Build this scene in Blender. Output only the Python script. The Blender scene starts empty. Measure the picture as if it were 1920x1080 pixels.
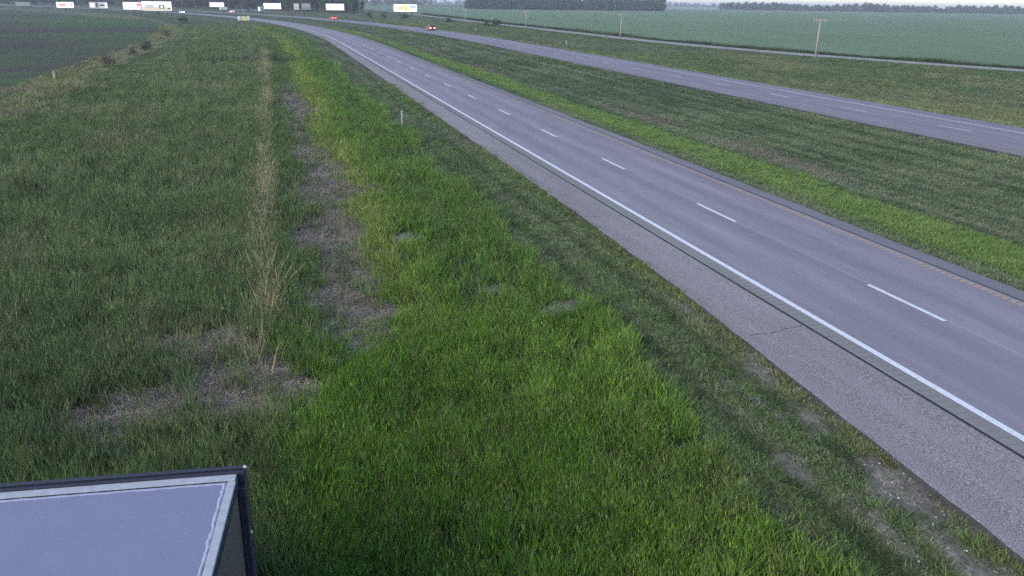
import bpy, bmesh, math, random
import numpy as np
from mathutils import Vector, Matrix

random.seed(7)
RNG = np.random.default_rng(11)
sc = bpy.context.scene
COL = sc.collection

# ---------------------------------------------------------------- camera, sky, sun, exposure
# x = metres right of the lane line of the near carriageway, y = metres along it, z = up from its surface
CAM = Vector((-18.874, -20.588, 8.867))
YAW, PITCH, ROLL = 0.2779, 0.3311, 0.0140
FOCAL_PX = 1559.4
fw = Vector((math.sin(YAW)*math.cos(PITCH), math.cos(YAW)*math.cos(PITCH), -math.sin(PITCH)))
rt = Vector((math.cos(YAW), -math.sin(YAW), 0))
up = rt.cross(fw)
cr, sr = math.cos(ROLL), math.sin(ROLL)
cx = rt*cr + up*sr
cyv = up*cr - rt*sr
cam_data = bpy.data.cameras.new('camera')
cam_data.sensor_width = 36.0
cam_data.lens = FOCAL_PX/1920*36.0
cam_data.clip_start = 0.1
cam_data.clip_end = 20000
cam = bpy.data.objects.new('camera', cam_data)
COL.objects.link(cam)
m3 = Matrix((cx, cyv, -fw)).transposed()
cam.matrix_world = Matrix.Translation(CAM) @ m3.to_4x4()
sc.camera = cam

SUN_EL, SUN_AZ = math.radians(26), math.radians(-104)     # azimuth from +y towards +x
world = bpy.data.worlds.new('World')
sc.world = world
world.use_nodes = True
wn, wl = world.node_tree.nodes, world.node_tree.links
bg = wn['Background']
sky = wn.new('ShaderNodeTexSky')
sky.sky_type = 'NISHITA'
sky.sun_disc = False
sky.sun_elevation = SUN_EL
sky.sun_rotation = SUN_AZ
sky.altitude = 250
sky.air_density = 1.0
sky.dust_density = 0.7
sky.ozone_density = 1.5
wl.new(sky.outputs[0], bg.inputs[0])
bg.inputs[1].default_value = 0.15

sun_data = bpy.data.lights.new('sun', 'SUN')
sun_data.energy = 1.5
sun_data.angle = math.radians(25)
sun_data.color = (1.0, 0.90, 0.80)
sun = bpy.data.objects.new('sun', sun_data)
COL.objects.link(sun)
sdir = Vector((math.sin(SUN_AZ)*math.cos(SUN_EL), math.cos(SUN_AZ)*math.cos(SUN_EL), math.sin(SUN_EL)))
sun.rotation_euler = sdir.to_track_quat('Z', 'Y').to_euler()

sc.view_settings.view_transform = 'Standard'
sc.view_settings.look = 'None'
sc.view_settings.gamma = 1.0
sc.view_settings.exposure = 0.93
sc.cycles.max_bounces = 4
sc.cycles.diffuse_bounces = 2
sc.cycles.transparent_max_bounces = 4
sc.cycles.volume_bounces = 0
sc.cycles.use_adaptive_sampling = True
sc.cycles.adaptive_threshold = 0.025
sc.cycles.use_denoising = False          # keep the camera's grain and the single blades

# ---------------------------------------------------------------- helpers
def mat(name, rough=0.8, spec=0.3):
    m = bpy.data.materials.new(name)
    m.use_nodes = True
    nt = m.node_tree
    b = nt.nodes['Principled BSDF']
    b.inputs['Roughness'].default_value = rough
    b.inputs['Specular IOR Level'].default_value = spec
    return m, nt, b

def N(nt, typ, **kw):
    n = nt.nodes.new(typ)
    for k, v in kw.items():
        if k in n.inputs: n.inputs[k].default_value = v
        else: setattr(n, k, v)
    return n

def ramp(nt, src, stops):
    r = nt.nodes.new('ShaderNodeValToRGB')
    el = r.color_ramp.elements
    while len(el) < len(stops): el.new(0.5)
    for e, (p, c) in zip(el, stops):
        e.position = p
        e.color = (c[0], c[1], c[2], 1) if not isinstance(c, (int, float)) else (c, c, c, 1)
    nt.links.new(src, r.inputs[0])
    return r.outputs[0]

def mixc(nt, fac, a, b, mode='MIX'):
    m = nt.nodes.new('ShaderNodeMix')
    m.data_type = 'RGBA'; m.blend_type = mode
    for sock, v in ((m.inputs[0], fac), (m.inputs[6], a), (m.inputs[7], b)):
        if hasattr(v, 'links'): nt.links.new(v, sock)
        elif isinstance(v, (int, float)): sock.default_value = v
        else: sock.default_value = (v[0], v[1], v[2], 1)
    return m.outputs[2]

def math_n(nt, op, a, b=0.0, c=None):
    m = nt.nodes.new('ShaderNodeMath'); m.operation = op
    for i, v in enumerate((a, b) if c is None else (a, b, c)):
        if hasattr(v, 'links'): nt.links.new(v, m.inputs[i])
        else: m.inputs[i].default_value = v
    return m.outputs[0]

def scaled(nt, vec, s):
    m = nt.nodes.new('ShaderNodeMapping')
    m.inputs['Scale'].default_value = s
    nt.links.new(vec, m.inputs[0])
    return m.outputs[0]

def noise(nt, vec, scale, detail=3, rough=0.6):
    n = nt.nodes.new('ShaderNodeTexNoise')
    n.inputs['Scale'].default_value = scale
    n.inputs['Detail'].default_value = detail
    n.inputs['Roughness'].default_value = rough
    nt.links.new(vec, n.inputs['Vector'])
    return n.outputs['Fac']

def plain(name, col, rough=0.6, spec=0.3, var=0.15, scale=6.0, metallic=0.0):
    """a base colour with a little procedural grain"""
    m, nt, b = mat(name, rough, spec)
    tc = nt.nodes.new('ShaderNodeTexCoord')
    n = noise(nt, tc.outputs['Object'], scale, 4)
    c = mixc(nt, n, [x*(1-var) for x in col], [min(1, x*(1+var)) for x in col])
    nt.links.new(c, b.inputs['Base Color'])
    b.inputs['Metallic'].default_value = metallic
    return m

def glow(name, col, strength):
    m, nt, b = mat(name, 0.4)
    b.inputs['Base Color'].default_value = (*col, 1)
    b.inputs['Emission Color'].default_value = (*col, 1)
    b.inputs['Emission Strength'].default_value = strength
    return m

def mesh_obj(name, verts, faces, material, parent=None, smooth=False):
    me = bpy.data.meshes.new(name)
    me.from_pydata([tuple(v) for v in verts], [], faces)
    me.update()
    if smooth: me.polygons.foreach_set('use_smooth', [True]*len(me.polygons))
    if material is not None: me.materials.append(material)
    o = bpy.data.objects.new(name, me)
    COL.objects.link(o)
    if parent is not None: o.parent = parent
    return o

def bm_obj(name, bm, material, parent=None, smooth=False):
    me = bpy.data.meshes.new(name)
    bmesh.ops.recalc_face_normals(bm, faces=bm.faces)
    bm.to_mesh(me); bm.free()
    if smooth: me.polygons.foreach_set('use_smooth', [True]*len(me.polygons))
    me.materials.append(material)
    o = bpy.data.objects.new(name, me)
    COL.objects.link(o)
    if parent is not None: o.parent = parent
    return o

def box(bm, x0, x1, y0, y1, z0, z1, bev=0.0):
    r = bmesh.ops.create_cube(bm, size=1.0)
    vs = r['verts']
    for v in vs:
        v.co = Vector((x0+(v.co.x+.5)*(x1-x0), y0+(v.co.y+.5)*(y1-y0), z0+(v.co.z+.5)*(z1-z0)))
    if bev > 0:
        es = list({e for v in vs for e in v.link_edges})
        bmesh.ops.bevel(bm, geom=es, offset=bev, segments=2, affect='EDGES', profile=0.5)

def tube(bm, p0, p1, r0, r1, seg=8, caps=True):
    p0, p1 = Vector(p0), Vector(p1)
    q = (p1-p0).to_track_quat('Z', 'Y')
    A, B = [], []
    for i in range(seg):
        a = 2*math.pi*i/seg
        e = q @ Vector((math.cos(a), math.sin(a), 0))
        A.append(bm.verts.new(p0+e*r0)); B.append(bm.verts.new(p1+e*r1))
    for i in range(seg):
        j = (i+1) % seg
        bm.faces.new((A[i], A[j], B[j], B[i]))
    if caps:
        bm.faces.new(A[::-1]); bm.faces.new(B)

def empty(name, loc=(0, 0, 0), rz=0.0):
    o = bpy.data.objects.new(name, None)
    o.empty_display_size = 0.3
    COL.objects.link(o)
    o.location = loc; o.rotation_euler = (0, 0, rz)
    return o

def tag(o, label=None, cat=None, group=None, kind=None):
    if label: o['label'] = label
    if cat: o['category'] = cat
    if group: o['group'] = group
    if kind: o['kind'] = kind
    return o

def copy_tree(o, parent=None):
    c = o.copy(); COL.objects.link(c)
    c.parent = parent
    for ch in list(o.children): copy_tree(ch, c)
    return c

# ---------------------------------------------------------------- plan: straight, then a left-hand bend
T1, R = 165.0, 1100.0
def at(d, t, z=0.0):
    """point at offset d (right +) and station t along the near carriageway"""
    if t <= T1: return Vector((d, t, z))
    a = (t-T1)/R
    return Vector((-R+(R+d)*math.cos(a), T1+(R+d)*math.sin(a), z))
def heading(t): return 0.0 if t <= T1 else (t-T1)/R      # rotation about z
def d_of(x, y):
    x = np.asarray(x, float); y = np.asarray(y, float)
    return np.where(y <= T1, x, np.hypot(x+R, y-T1)-R)
def t_of(x, y):
    return np.where(y <= T1, y, T1+R*np.arctan2(y-T1, np.maximum(x+R, 1e-3)))

GRAVEL = [(135, 52), (117, 71), (100.6, 92), (97, 104), (89.5, 133), (83.5, 168), (81.4, 200), (81.4, 246), (82.0, 320), (82.5, 401), (86.7, 579), (92, 800), (100, 1100)]
gx = np.array([p[0] for p in GRAVEL]); gy = np.array([p[1] for p in GRAVEL])
def gravel_d(x, y):
    """signed offset from the gravel road's centre line, + to the east"""
    return (x-np.interp(y, gy, gx))*0.9

PD = [-4000, -48, -44.5, -42, -38, -25, -20.6, -19.2, -17.5, -16, -14, -11.5, -9.5, -7.0, -6.0, -4.2, 4.6, 5.0, 7.5, 11, 14, 17, 21, 26, 27.5, 38.4, 39.2, 44, 50, 60, 4000]
PZ = [-.9, -.9, -.82, -.74, -.85, -1.0, -.98, -.98, -1.12, -1.15, -1.0, -.75, -.5, -.19, -.13, -.1, -.1, -.16, -.35, -.75, -.95, -.9, -.6, -.18, -.1, -.1, -.2, -.6, -.72, -.7, -.7]
def sm(a):
    return np.sin(a)
def bumps(x, y):
    return (0.5*np.sin(x*.9+np.sin(y*.53)*1.3)+0.35*np.sin(y*.71+1.7*np.sin(x*.37))+0.25*np.sin(x*2.1+y*1.3)+.2*np.sin(y*2.7-x*1.1))
def ground_z(x, y):
    x = np.asarray(x, float); y = np.asarray(y, float)
    d = d_of(x, y)
    z = np.interp(d, PD, PZ)
    rough = np.where((d > -7.2) & (d < 5.3) | (d > 26.5) & (d < 39.5), 0.0, 1.0)
    far = np.clip(1-(np.hypot(x+19, y+20)-150)/150, 0, 1)
    z = z+rough*far*0.045*bumps(x, y)
    # median hollow and ditch humps
    g = gravel_d(x, y)
    k = np.clip(1-np.abs(np.abs(g)-7.5)/4.0, 0, 1)
    east = (d > 52) & (y > 40) & (y < 1100)
    z = np.where(east, z-0.35*k, z)
    z = np.where(east & (np.abs(g) < 4.2), -0.72, z)
    return z

# value noise for plant scatter and soil patches
def vnoise(x, y, s, seed=0):
    x = np.asarray(x)/s; y = np.asarray(y)/s
    xi = np.floor(x).astype(np.int64); yi = np.floor(y).astype(np.int64)
    fx = x-xi; fy = y-yi
    fx = fx*fx*(3-2*fx); fy = fy*fy*(3-2*fy)
    def h(a, b):
        n = (a*374761393+b*668265263+seed*1442695041) & 0x7fffffff
        n = ((n ^ (n >> 13))*1274126177) & 0x7fffffff
        return ((n ^ (n >> 16)) & 0xffff)/65535.0
    return (h(xi, yi)*(1-fx)+h(xi+1, yi)*fx)*(1-fy)+(h(xi, yi+1)*(1-fx)+h(xi+1, yi+1)*fx)*fy
def fbm(x, y, s, seed=0):
    return .5*vnoise(x, y, s, seed)+.3*vnoise(x, y, s/2.1, seed+5)+.2*vnoise(x, y, s/4.3, seed+9)

def blob(x, y, cx_, cy_, rx, ry, seed=3):
    """1 inside a ragged patch, falling to 0 outside"""
    n = (fbm(x, y, 1.1, seed)-.5)*2.0
    return np.clip(1.5-1.5*np.hypot((x-cx_)/rx, (y-cy_)/ry)+n, 0, 1)

# dead, flattened stems lying in the ditch
DEAD = [(-16.0, 33.5, 1.3, 5.5), (-16.4, 24.0, 2.7, 2.6), (-16.3, 17.0, 1.2, 6.0), (-16.1, 10.0, .9, 4.5), (-17.8, 15.0, 1.1, 5.0),
        (-17.2, 45.0, .8, 9.0), (-17.4, 60.0, .7, 9.0), (-16.9, 3.5, .8, 2.0), (-17.8, 75, .5, 10),
        (-22.8, -.3, 1.9, 1.7), (-19.9, 0.8, 2.3, 2.2), (-21.4, 3.6, 1.9, 1.4), (-21.3, .6, 1.2, 1.0), (-24.1, -1.2, .5, .6)]
BARE = [(-13.7, 14.6, .75, 1.3), (-10.2, 3.6, 1.15, .85), (-11.8, 6.5, .8, .5), (-12.1, 7.8, .5, .4), (-7.15, -3.3, .28, 1.2), (-7.45, -9.0, .62, 2.1), (-7.75, -11.9, .40, 2.3),
        (-8.5, -9.6, .22, 1.8), (-8.9, -7.4, .22, .8), (-7.3, -5.9, .20, 1.0), (-8.4, -12.8, .5, 1.0), (-6.9, 2.0, .2, 1.4)]
def dead_amt(x, y):
    w_ = 1.0+.5*np.sin(y*.21+1)+.35*np.sin(y*.53)
    a = np.clip(1.25-np.abs(x+16.7+.35*np.sin(y*.17))/np.maximum(w_, .25)+(fbm(x, y, 1.3, 77)-.5)*1.6, 0, 1)*np.clip((y-2)/3, 0, 1)*np.clip((95-y)/20, 0, 1)
    for i, b in enumerate(DEAD): a = np.maximum(a, blob(x, y, *b, seed=20+i))
    return a
def bare_amt(x, y):
    a = np.zeros_like(x)
    for i, b in enumerate(BARE): a = np.maximum(a, blob(x, y, *b, seed=50+i))
    return a
def mow_edge(t):
    e = -9.6+.30*np.sin(t*.35+1)+.22*np.sin(t*.13)+.16*np.sin(t*.9)+.10*np.sin(t*1.9+2)
    # the mower swung round the marker post
    e = e+.75*np.exp(-((t-41.5)/3.0)**2)-.25*np.exp(-((t-50)/4.0)**2)
    return e
def shoulder_edge(t):
    return np.interp(t, [-40, -12, -5, 3, 13, 60, 150, 300], [-7.3, -7.05, -6.75, -6.35, -6.1, -5.95, -5.75, -5.7])

# ---------------------------------------------------------------- materials of the setting
def ground_material():
    m, nt, b = mat('verge_soil', 0.95, 0.1)
    g = nt.nodes.new('ShaderNodeNewGeometry')
    a = N(nt, 'ShaderNodeAttribute', attribute_name='soil')
    n1 = noise(nt, g.outputs['Position'], 2.2, 6, .7)
    n2 = noise(nt, scaled(nt, g.outputs['Position'], (1, .35, 1)), 14, 4, .7)
    c = mixc(nt, 1.0, a.outputs['Color'], ramp(nt, n1, [(.3, .55), (.7, 1.45)]), 'MULTIPLY')
    c = mixc(nt, 1.0, c, ramp(nt, n2, [(.3, .6), (.7, 1.4)]), 'MULTIPLY')
    n3 = noise(nt, g.outputs['Position'], 45, 3, .8)
    c = mixc(nt, 1.0, c, ramp(nt, n3, [(.3, .55), (.7, 1.45)]), 'MULTIPLY')
    nt.links.new(c, b.inputs['Base Color'])
    bp = nt.nodes.new('ShaderNodeBump'); bp.inputs['Strength'].default_value = .6; bp.inputs['Distance'].default_value = .06
    nt.links.new(n2, bp.inputs['Height']); nt.links.new(bp.outputs[0], b.inputs['Normal'])
    return m

def road_material(name, base, speck, grain=90, track=0.0, lane=3.66, sharp=.3):
    """uv: u = offset in metres, v = station in metres"""
    m, nt, b = mat(name, 0.85, 0.25)
    uv = nt.nodes.new('ShaderNodeUVMap'); uv.uv_map = 'road'
    g = nt.nodes.new('ShaderNodeNewGeometry')
    v = uv.outputs[0]
    fine = noise(nt, g.outputs['Position'], grain, 2, .8)
    mid = noise(nt, scaled(nt, v, (1.0, .12, 1)), 1.6, 4, .65)
    big = noise(nt, scaled(nt, v, (.5, .04, 1)), 1.0, 2, .5)
    c = mixc(nt, 1.0, [x for x in base], ramp(nt, fine, [(.5-sharp, 1-speck), (.5+sharp, 1+speck)]), 'MULTIPLY')
    c = mixc(nt, 1.0, c, ramp(nt, mid, [(.3, .88), (.7, 1.1)]), 'MULTIPLY')
    c = mixc(nt, 1.0, c, ramp(nt, big, [(.3, .9), (.7, 1.08)]), 'MULTIPLY')
    sep = nt.nodes.new('ShaderNodeSeparateXYZ'); nt.links.new(v, sep.inputs[0])
    if track:
        # worn wheel tracks, two in each lane
        w = math_n(nt, 'SINE', math_n(nt, 'MULTIPLY', sep.outputs[0], 2*math.pi*2/lane), 0)
        w = math_n(nt, 'MULTIPLY_ADD', w, track, 1.0)
        c = mixc(nt, 1.0, c, w, 'MULTIPLY')
        # sawn joint along the lane line, sealed pale, and sawn joints across
        j = math_n(nt, 'LESS_THAN', math_n(nt, 'ABSOLUTE', math_n(nt, 'SUBTRACT', sep.outputs[0], JOINT)), .02)
        c = mixc(nt, math_n(nt, 'MULTIPLY', j, .55), c, (.42, .40, .38))
        tj = math_n(nt, 'LESS_THAN', math_n(nt, 'FRACT', math_n(nt, 'DIVIDE', sep.outputs[1], 4.6)), .006)
        c = mixc(nt, math_n(nt, 'MULTIPLY', tj, .25), c, (.12, .11, .10))
    nt.links.new(c, b.inputs['Base Color'])
    bp = nt.nodes.new('ShaderNodeBump'); bp.inputs['Strength'].default_value = .5; bp.inputs['Distance'].default_value = .01
    nt.links.new(fine, bp.inputs['Height']); nt.links.new(bp.outputs[0], b.inputs['Normal'])
    return m

def paint_material(name, col, wear_lo, wear_hi, under):
    m, nt, b = mat(name, 0.6, 0.3)
    g = nt.nodes.new('ShaderNodeNewGeometry')
    n = noise(nt, g.outputs['Position'], 9, 6, .75)
    c = mixc(nt, ramp(nt, n, [(wear_lo, 0.0), (wear_hi, 1.0)]), col, under)
    nt.links.new(c, b.inputs['Base Color'])
    return m

JOINT = 0.13
M_SOIL = ground_material()
M_CONC = road_material('concrete_pavement', (.248, .220, .254), .16, 60, .075)
JOINT = 32.33
M_FAR = road_material('far_pavement', (.222, .194, .228), .14, 60, .075)
M_ASPH = road_material('asphalt_shoulder', (.250, .222, .230), .65, 30, sharp=.16)
M_ASPH2 = road_material('asphalt_inner_shoulder', (.20, .18, .20), .4, 40)
M_WHITE = paint_material('white_road_paint', (.74, .74, .78), .46, .74, (.45, .43, .45))
M_YELLOW = paint_material('worn_yellow_paint', (.52, .27, .12), .38, .6, (.30, .25, .25))
M_SEAL = plain('joint_sealant', (.02, .02, .024), .7, .3, .4, 8)
M_EDGE = plain('pavement_edge', (.05, .05, .055), .9, .1, .4, 5)
M_CONCEDGE = road_material('concrete_margin', (.245, .228, .222), .2, 50)

# ---------------------------------------------------------------- terrain, one sheet out to the horizon
def axis(parts):
    out = []
    for a, b_, n in parts: out += list(np.linspace(a, b_, n, endpoint=False))
    out.append(parts[-1][1])
    return np.array(out)
X = axis([(-7000, -1500, 8), (-1500, -300, 20), (-300, -70, 30), (-70, -50, 20), (-50, 45, 212), (45, 130, 85), (130, 400, 45), (400, 1500, 22), (1500, 7000, 10)])
Y = axis([(-400, -40, 10), (-40, -16, 30), (-16, 60, 170), (60, 160, 130), (160, 400, 100), (400, 900, 80), (900, 2000, 20), (2000, 8500, 12)])
GX, GY = np.meshgrid(X, Y)
GZ = ground_z(GX, GY)
nx, ny = len(X), len(Y)
me = bpy.data.meshes.new('ground')
me.vertices.add(nx*ny)
me.vertices.foreach_set('co', np.stack([GX, GY, GZ], -1).astype(np.float32).ravel())
ii, jj = np.meshgrid(np.arange(nx-1), np.arange(ny-1))
a0 = (jj*nx+ii).ravel()
quads = np.stack([a0, a0+1, a0+nx+1, a0+nx], -1)
me.loops.add(quads.size); me.polygons.add(len(quads))
me.loops.foreach_set('vertex_index', quads.ravel().astype(np.int32))
me.polygons.foreach_set('loop_start', np.arange(0, quads.size, 4, dtype=np.int32))
me.update(calc_edges=True); me.validate()
me.polygons.foreach_set('use_smooth', np.ones(len(me.polygons), dtype=bool))
def lerp(a, b_, k): return a*(1-k[..., None])+b_*k[..., None]
def C(*v): return np.array(v, float)
def soil_colour(x, y):
    d = d_of(x, y); t = t_of(x, y)
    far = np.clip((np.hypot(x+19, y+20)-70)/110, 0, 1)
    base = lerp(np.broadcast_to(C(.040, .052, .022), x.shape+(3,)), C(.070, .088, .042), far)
    # left verge, dull green with straw in it
    n = fbm(x, y, 7, 2)
    left = (d < -19.5)
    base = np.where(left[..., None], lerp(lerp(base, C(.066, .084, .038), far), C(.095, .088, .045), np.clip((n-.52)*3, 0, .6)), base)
    fe = np.clip((-d-39.5)/2.0, 0, 1)*(d > -60)
    base = lerp(base, C(.150, .138, .080), fe*.8)
    # ditch flank with paler grass heads
    band = np.clip(1-np.abs(d+14.8+.6*np.sin(t*.05))/1.8, 0, 1)*far
    base = lerp(base, C(.120, .125, .045), band*.8)
    # mown strip: dry clippings in lines
    mown = (d > mow_edge(t)) & (d < -5)
    stripe = .5+.5*np.sin(d*9.0+.4*np.sin(t*.3))
    mc = lerp(np.broadcast_to(C(.050, .070, .028), x.shape+(3,)), C(.115, .118, .068), np.clip((fbm(d, t*.03, .5, 47)-.42)*4, 0, 1)*.7)
    base = np.where(mown[..., None], mc, base)
    # median
    med = (d > 4.6) & (d < 27)
    e = 11.2+.5*np.sin(t*.08)+.3*np.sin(t*.31)
    br = np.clip((e-d)/.7, 0, 1)*np.clip((d-5.9)/.9, 0, 1)
    wind = .5+.5*np.sin(d*4.3+.5*np.sin(t*.11))
    mg = lerp(np.broadcast_to(C(.045, .066, .028), x.shape+(3,)), C(.120, .136, .072), np.clip((fbm(d+.25*np.sin(t*.05), t*.018, .5, 8)-.36)*2.6+(fbm(x, y, 7, 94)-.5)*1.2, 0, 1)*.85)
    straw = np.clip(1-np.abs(d-12.9-1.0*np.sin(t*.045))/2.0, 0, 1)*np.clip((fbm(x, y*.3, 3, 9)-.35)*4, 0, 1)
    mg = lerp(mg, C(.150, .125, .095), straw*.75)
    mg = lerp(mg, C(.105, .155, .040), br)
    base = np.where(med[..., None], mg, base)
    # verge right of the far carriageway
    rv = (d > 38) & (gravel_d(x, y) < -3)
    n2 = fbm(x, y*.35, 6, 12)
    rg = lerp(np.broadcast_to(C(.070, .088, .042), x.shape+(3,)), C(.110, .112, .058), np.clip((n2-.38)*3, 0, 1))
    rg = lerp(rg, C(.050, .075, .034), np.clip(1-np.abs(gravel_d(x, y)+8)/4.5, 0, 1)*.9)
    base = np.where(rv[..., None], rg, base)
    base = lerp(base, C(.175, .138, .118), dead_amt(x, y)*.9)
    base = lerp(base, C(.185, .165, .155), bare_amt(x, y)*.95)
    # gravelly dirt right at the pavement
    k = np.clip(1-(shoulder_edge(t)-d)/.35, 0, 1)*(d < -4)
    base = lerp(base, C(.115, .095, .075), k*.8)
    return base
SCOL = soil_colour(GX, GY)
ca = me.color_attributes.new('soil', 'FLOAT_COLOR', 'POINT')
ca.data.foreach_set('color', np.concatenate([SCOL, np.ones(SCOL.shape[:2]+(1,))], -1).astype(np.float32).ravel())
me.materials.append(M_SOIL)
ground = bpy.data.objects.new('ground', me); COL.objects.link(ground)
tag(ground, kind='structure')

# ---------------------------------------------------------------- carriageways
def strip(name, d0, d1, t0, t1, z, material, parent=None, step=4.0, z1=None, skirt=0.0):
    n = max(1, int(math.ceil((t1-t0)/step)))
    V, UVs, F = [], [], []
    for i in range(n+1):
        t = t0+(t1-t0)*i/n
        a = d0(t) if callable(d0) else d0
        b_ = d1(t) if callable(d1) else d1
        V += [at(a, t, z if z1 is None else z1), at(b_, t, z)]
        UVs += [(a, t), (b_, t)]
        if i: F.append((2*i-2, 2*i-1, 2*i+1, 2*i))
    o = mesh_obj(name, V, F, material, parent)
    uvl = o.data.uv_layers.new(name='road')
    for l in o.data.loops: uvl.data[l.index].uv = UVs[l.vertex_index]
    return o

T_END = T1+R*1.05
road = strip('highway', -4.30, 3.80, -60, T_END, 0.0, M_CONC, step=3)
tag(road, kind='structure')
jag = random.Random(3)
sh_rag = {}
def rag_edge(t):
    return float(shoulder_edge(t))+.018*math.sin(t*2.3)+.015*math.sin(t*4.1+1)
strip('shoulder', rag_edge, -4.36, -60, T_END, -.006, M_ASPH, road, step=.8, z1=-.075)
strip('shoulder_edge', lambda t: rag_edge(t)-.04-.015*math.sin(t*3.7), rag_edge, -60, T_END, -.079, M_EDGE, road, step=.8, z1=-.20)
strip('joint_seal', -4.37, -4.29, -60, T_END, .004, M_SEAL, road)
strip('concrete_margin', -4.285, -3.78, -60, T_END, .004, M_CONCEDGE, road)
strip('edge_line', -3.77, -3.56, -60, T_END, .008, M_WHITE, road)
strip('inner_shoulder', 3.86, lambda t: 4.75+.03*math.sin(t*2.9), -60, T_END, -.03, M_ASPH2, road, step=1.5, z1=-.012)
strip('inner_joint', 3.79, 3.87, -60, T_END, .004, M_SEAL, road)
strip('inner_edge', lambda t: 4.75+.03*math.sin(t*2.9), lambda t: 4.93+.03*math.sin(t*4.1), -60, T_END, -.17, M_EDGE, road, step=1.5, z1=-.034)
# worn yellow line, scalloped by the milled rumble strip that runs along it
def yellow_rumble(name, dc, w, t0, t1, parent):
    V, F = [], []
    t = t0
    while t < t1:
        L = .21
        a = at(dc-w/2, t, .006); b_ = at(dc+w/2, t, .006); c = at(dc+w/2, t+L, .006); d = at(dc-w/2, t+L, .006)
        k = len(V); V += [a, b_, c, d]; F.append((k, k+1, k+2, k+3))
        t += .30
    return mesh_obj(name, V, F, M_YELLOW, parent)
yellow_rumble('yellow_line', 3.50, .24, -30, 420, road)
# milled rumble grooves beside the white line
V, F = [], []
for i in range(int(140/.30)):
    t = -20+i*.30
    k = len(V); V += [at(-4.22, t, .008), at(-3.86, t, .008), at(-3.86, t+.09, .008), at(-4.22, t+.09, .008)]; F.append((k, k+1, k+2, k+3))
M_GROOVE = plain('rumble_groove', (.222, .207, .203), .9, .2, .12, 4)
tag(mesh_obj('rumble_grooves', V, F, M_GROOVE, road), kind='stuff')

def dashes(dc, first, count, length, parent, width=.155):
    base = None
    for k in range(count):
        t = first+12.192*k
        if base is None:
            base = mesh_obj('lane_dash', [(-width/2, -length/2, 0), (width/2, -length/2, 0), (width/2, length/2, 0), (-width/2, length/2, 0)], [(0, 1, 2, 3)], M_WHITE, parent)
            o = base
        else:
            o = base.copy(); COL.objects.link(o); o.parent = parent
        o.location = at(dc, t, .008); o.rotation_euler = (0, 0, heading(t))
dashes(0.0, -24.384, 36, 3.5, road)

far_road = strip('far_highway', 28.2, 35.9, -60, T_END, 0.0, M_FAR, step=3)
tag(far_road, kind='structure')
strip('far_outer_shoulder', 35.9, 38.5, -60, T_END, -.06, M_FAR, far_road, z1=0.0)
strip('far_inner_shoulder', 27.15, 28.2, -60, T_END, 0.0, M_ASPH2, far_road, z1=-.04)
strip('far_edge_line', 35.55, 35.70, -60, T_END, .008, M_WHITE, far_road)
strip('far_yellow_line', 28.45, 28.58, -60, T_END, .008, M_YELLOW, far_road)
strip('far_outer_edge', 38.5, lambda t: 38.78+.04*math.sin(t*1.9), -60, T_END, -.30, M_EDGE, far_road, step=2, z1=-.064)
strip('far_inner_edge', lambda t: 26.95+.05*math.sin(t*1.3), 27.15, -60, T_END, -.045, M_EDGE, far_road, step=2, z1=-.14)
dashes(32.2, 33.1-12.192*3, 34, 3.5, far_road, .145)

# cracks across the asphalt shoulder
def crack(pts, w):
    V, F = [], []
    for i, (d, t) in enumerate(pts):
        ww = w*(.5+jag.random())
        z = -.006-.069*(d+4.36)/(-6.4+4.36)+.006
        V += [at(d, t-ww, z), at(d, t+ww, z)]
        if i: F.append((2*i-2, 2*i-1, 2*i+1, 2*i))
    mesh_obj('crack', V, F, M_SEAL, road)
def crack_line(t0, slope, w):
    pts = []; t = t0
    for i in range(17):
        d = -4.4-i*.118
        pts.append((d, t)); t += slope*.118+jag.uniform(-.05, .05)
    crack(pts, w)
crack_line(-1.0, -.10, .012)
crack_line(-10.2, .12, .012)
crack_line(12.6, .30, .012)
crack_line(30, .1, .01)

# gravel road and its grassy edges
M_GRAVEL = road_material('gravel', (.30, .275, .26), .2, 12)
def poly_strip(name, pts, w, z, material):
    P = [Vector((x, y, 0)) for x, y in pts]
    # resample
    Q = []
    for i in range(len(P)-1):
        n = max(2, int((P[i+1]-P[i]).length/8))
        for k in range(n): Q.append(P[i].lerp(P[i+1], k/n))
    Q.append(P[-1])
    V, F, UV = [], [], []
    s = 0
    for i, p in enumerate(Q):
        a = Q[max(0, i-1)]; b_ = Q[min(len(Q)-1, i+1)]
        t = (b_-a).normalized(); nrm = Vector((t.y, -t.x, 0))
        ww = w/2*(1+.06*math.sin(i*1.3))
        V += [p-nrm*ww+Vector((0, 0, z)), p+nrm*ww+Vector((0, 0, z))]; UV += [(-ww, s), (ww, s)]
        if i: s += (p-Q[i-1]).length; F.append((2*i-2, 2*i-1, 2*i+1, 2*i))
    o = mesh_obj(name, V, F, material)
    uvl = o.data.uv_layers.new(name='road')
    for l in o.data.loops: uvl.data[l.index].uv = UV[l.vertex_index]
    return o
tag(poly_strip('gravel_road', GRAVEL, 6.4, -.69, M_GRAVEL), kind='structure')

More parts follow.
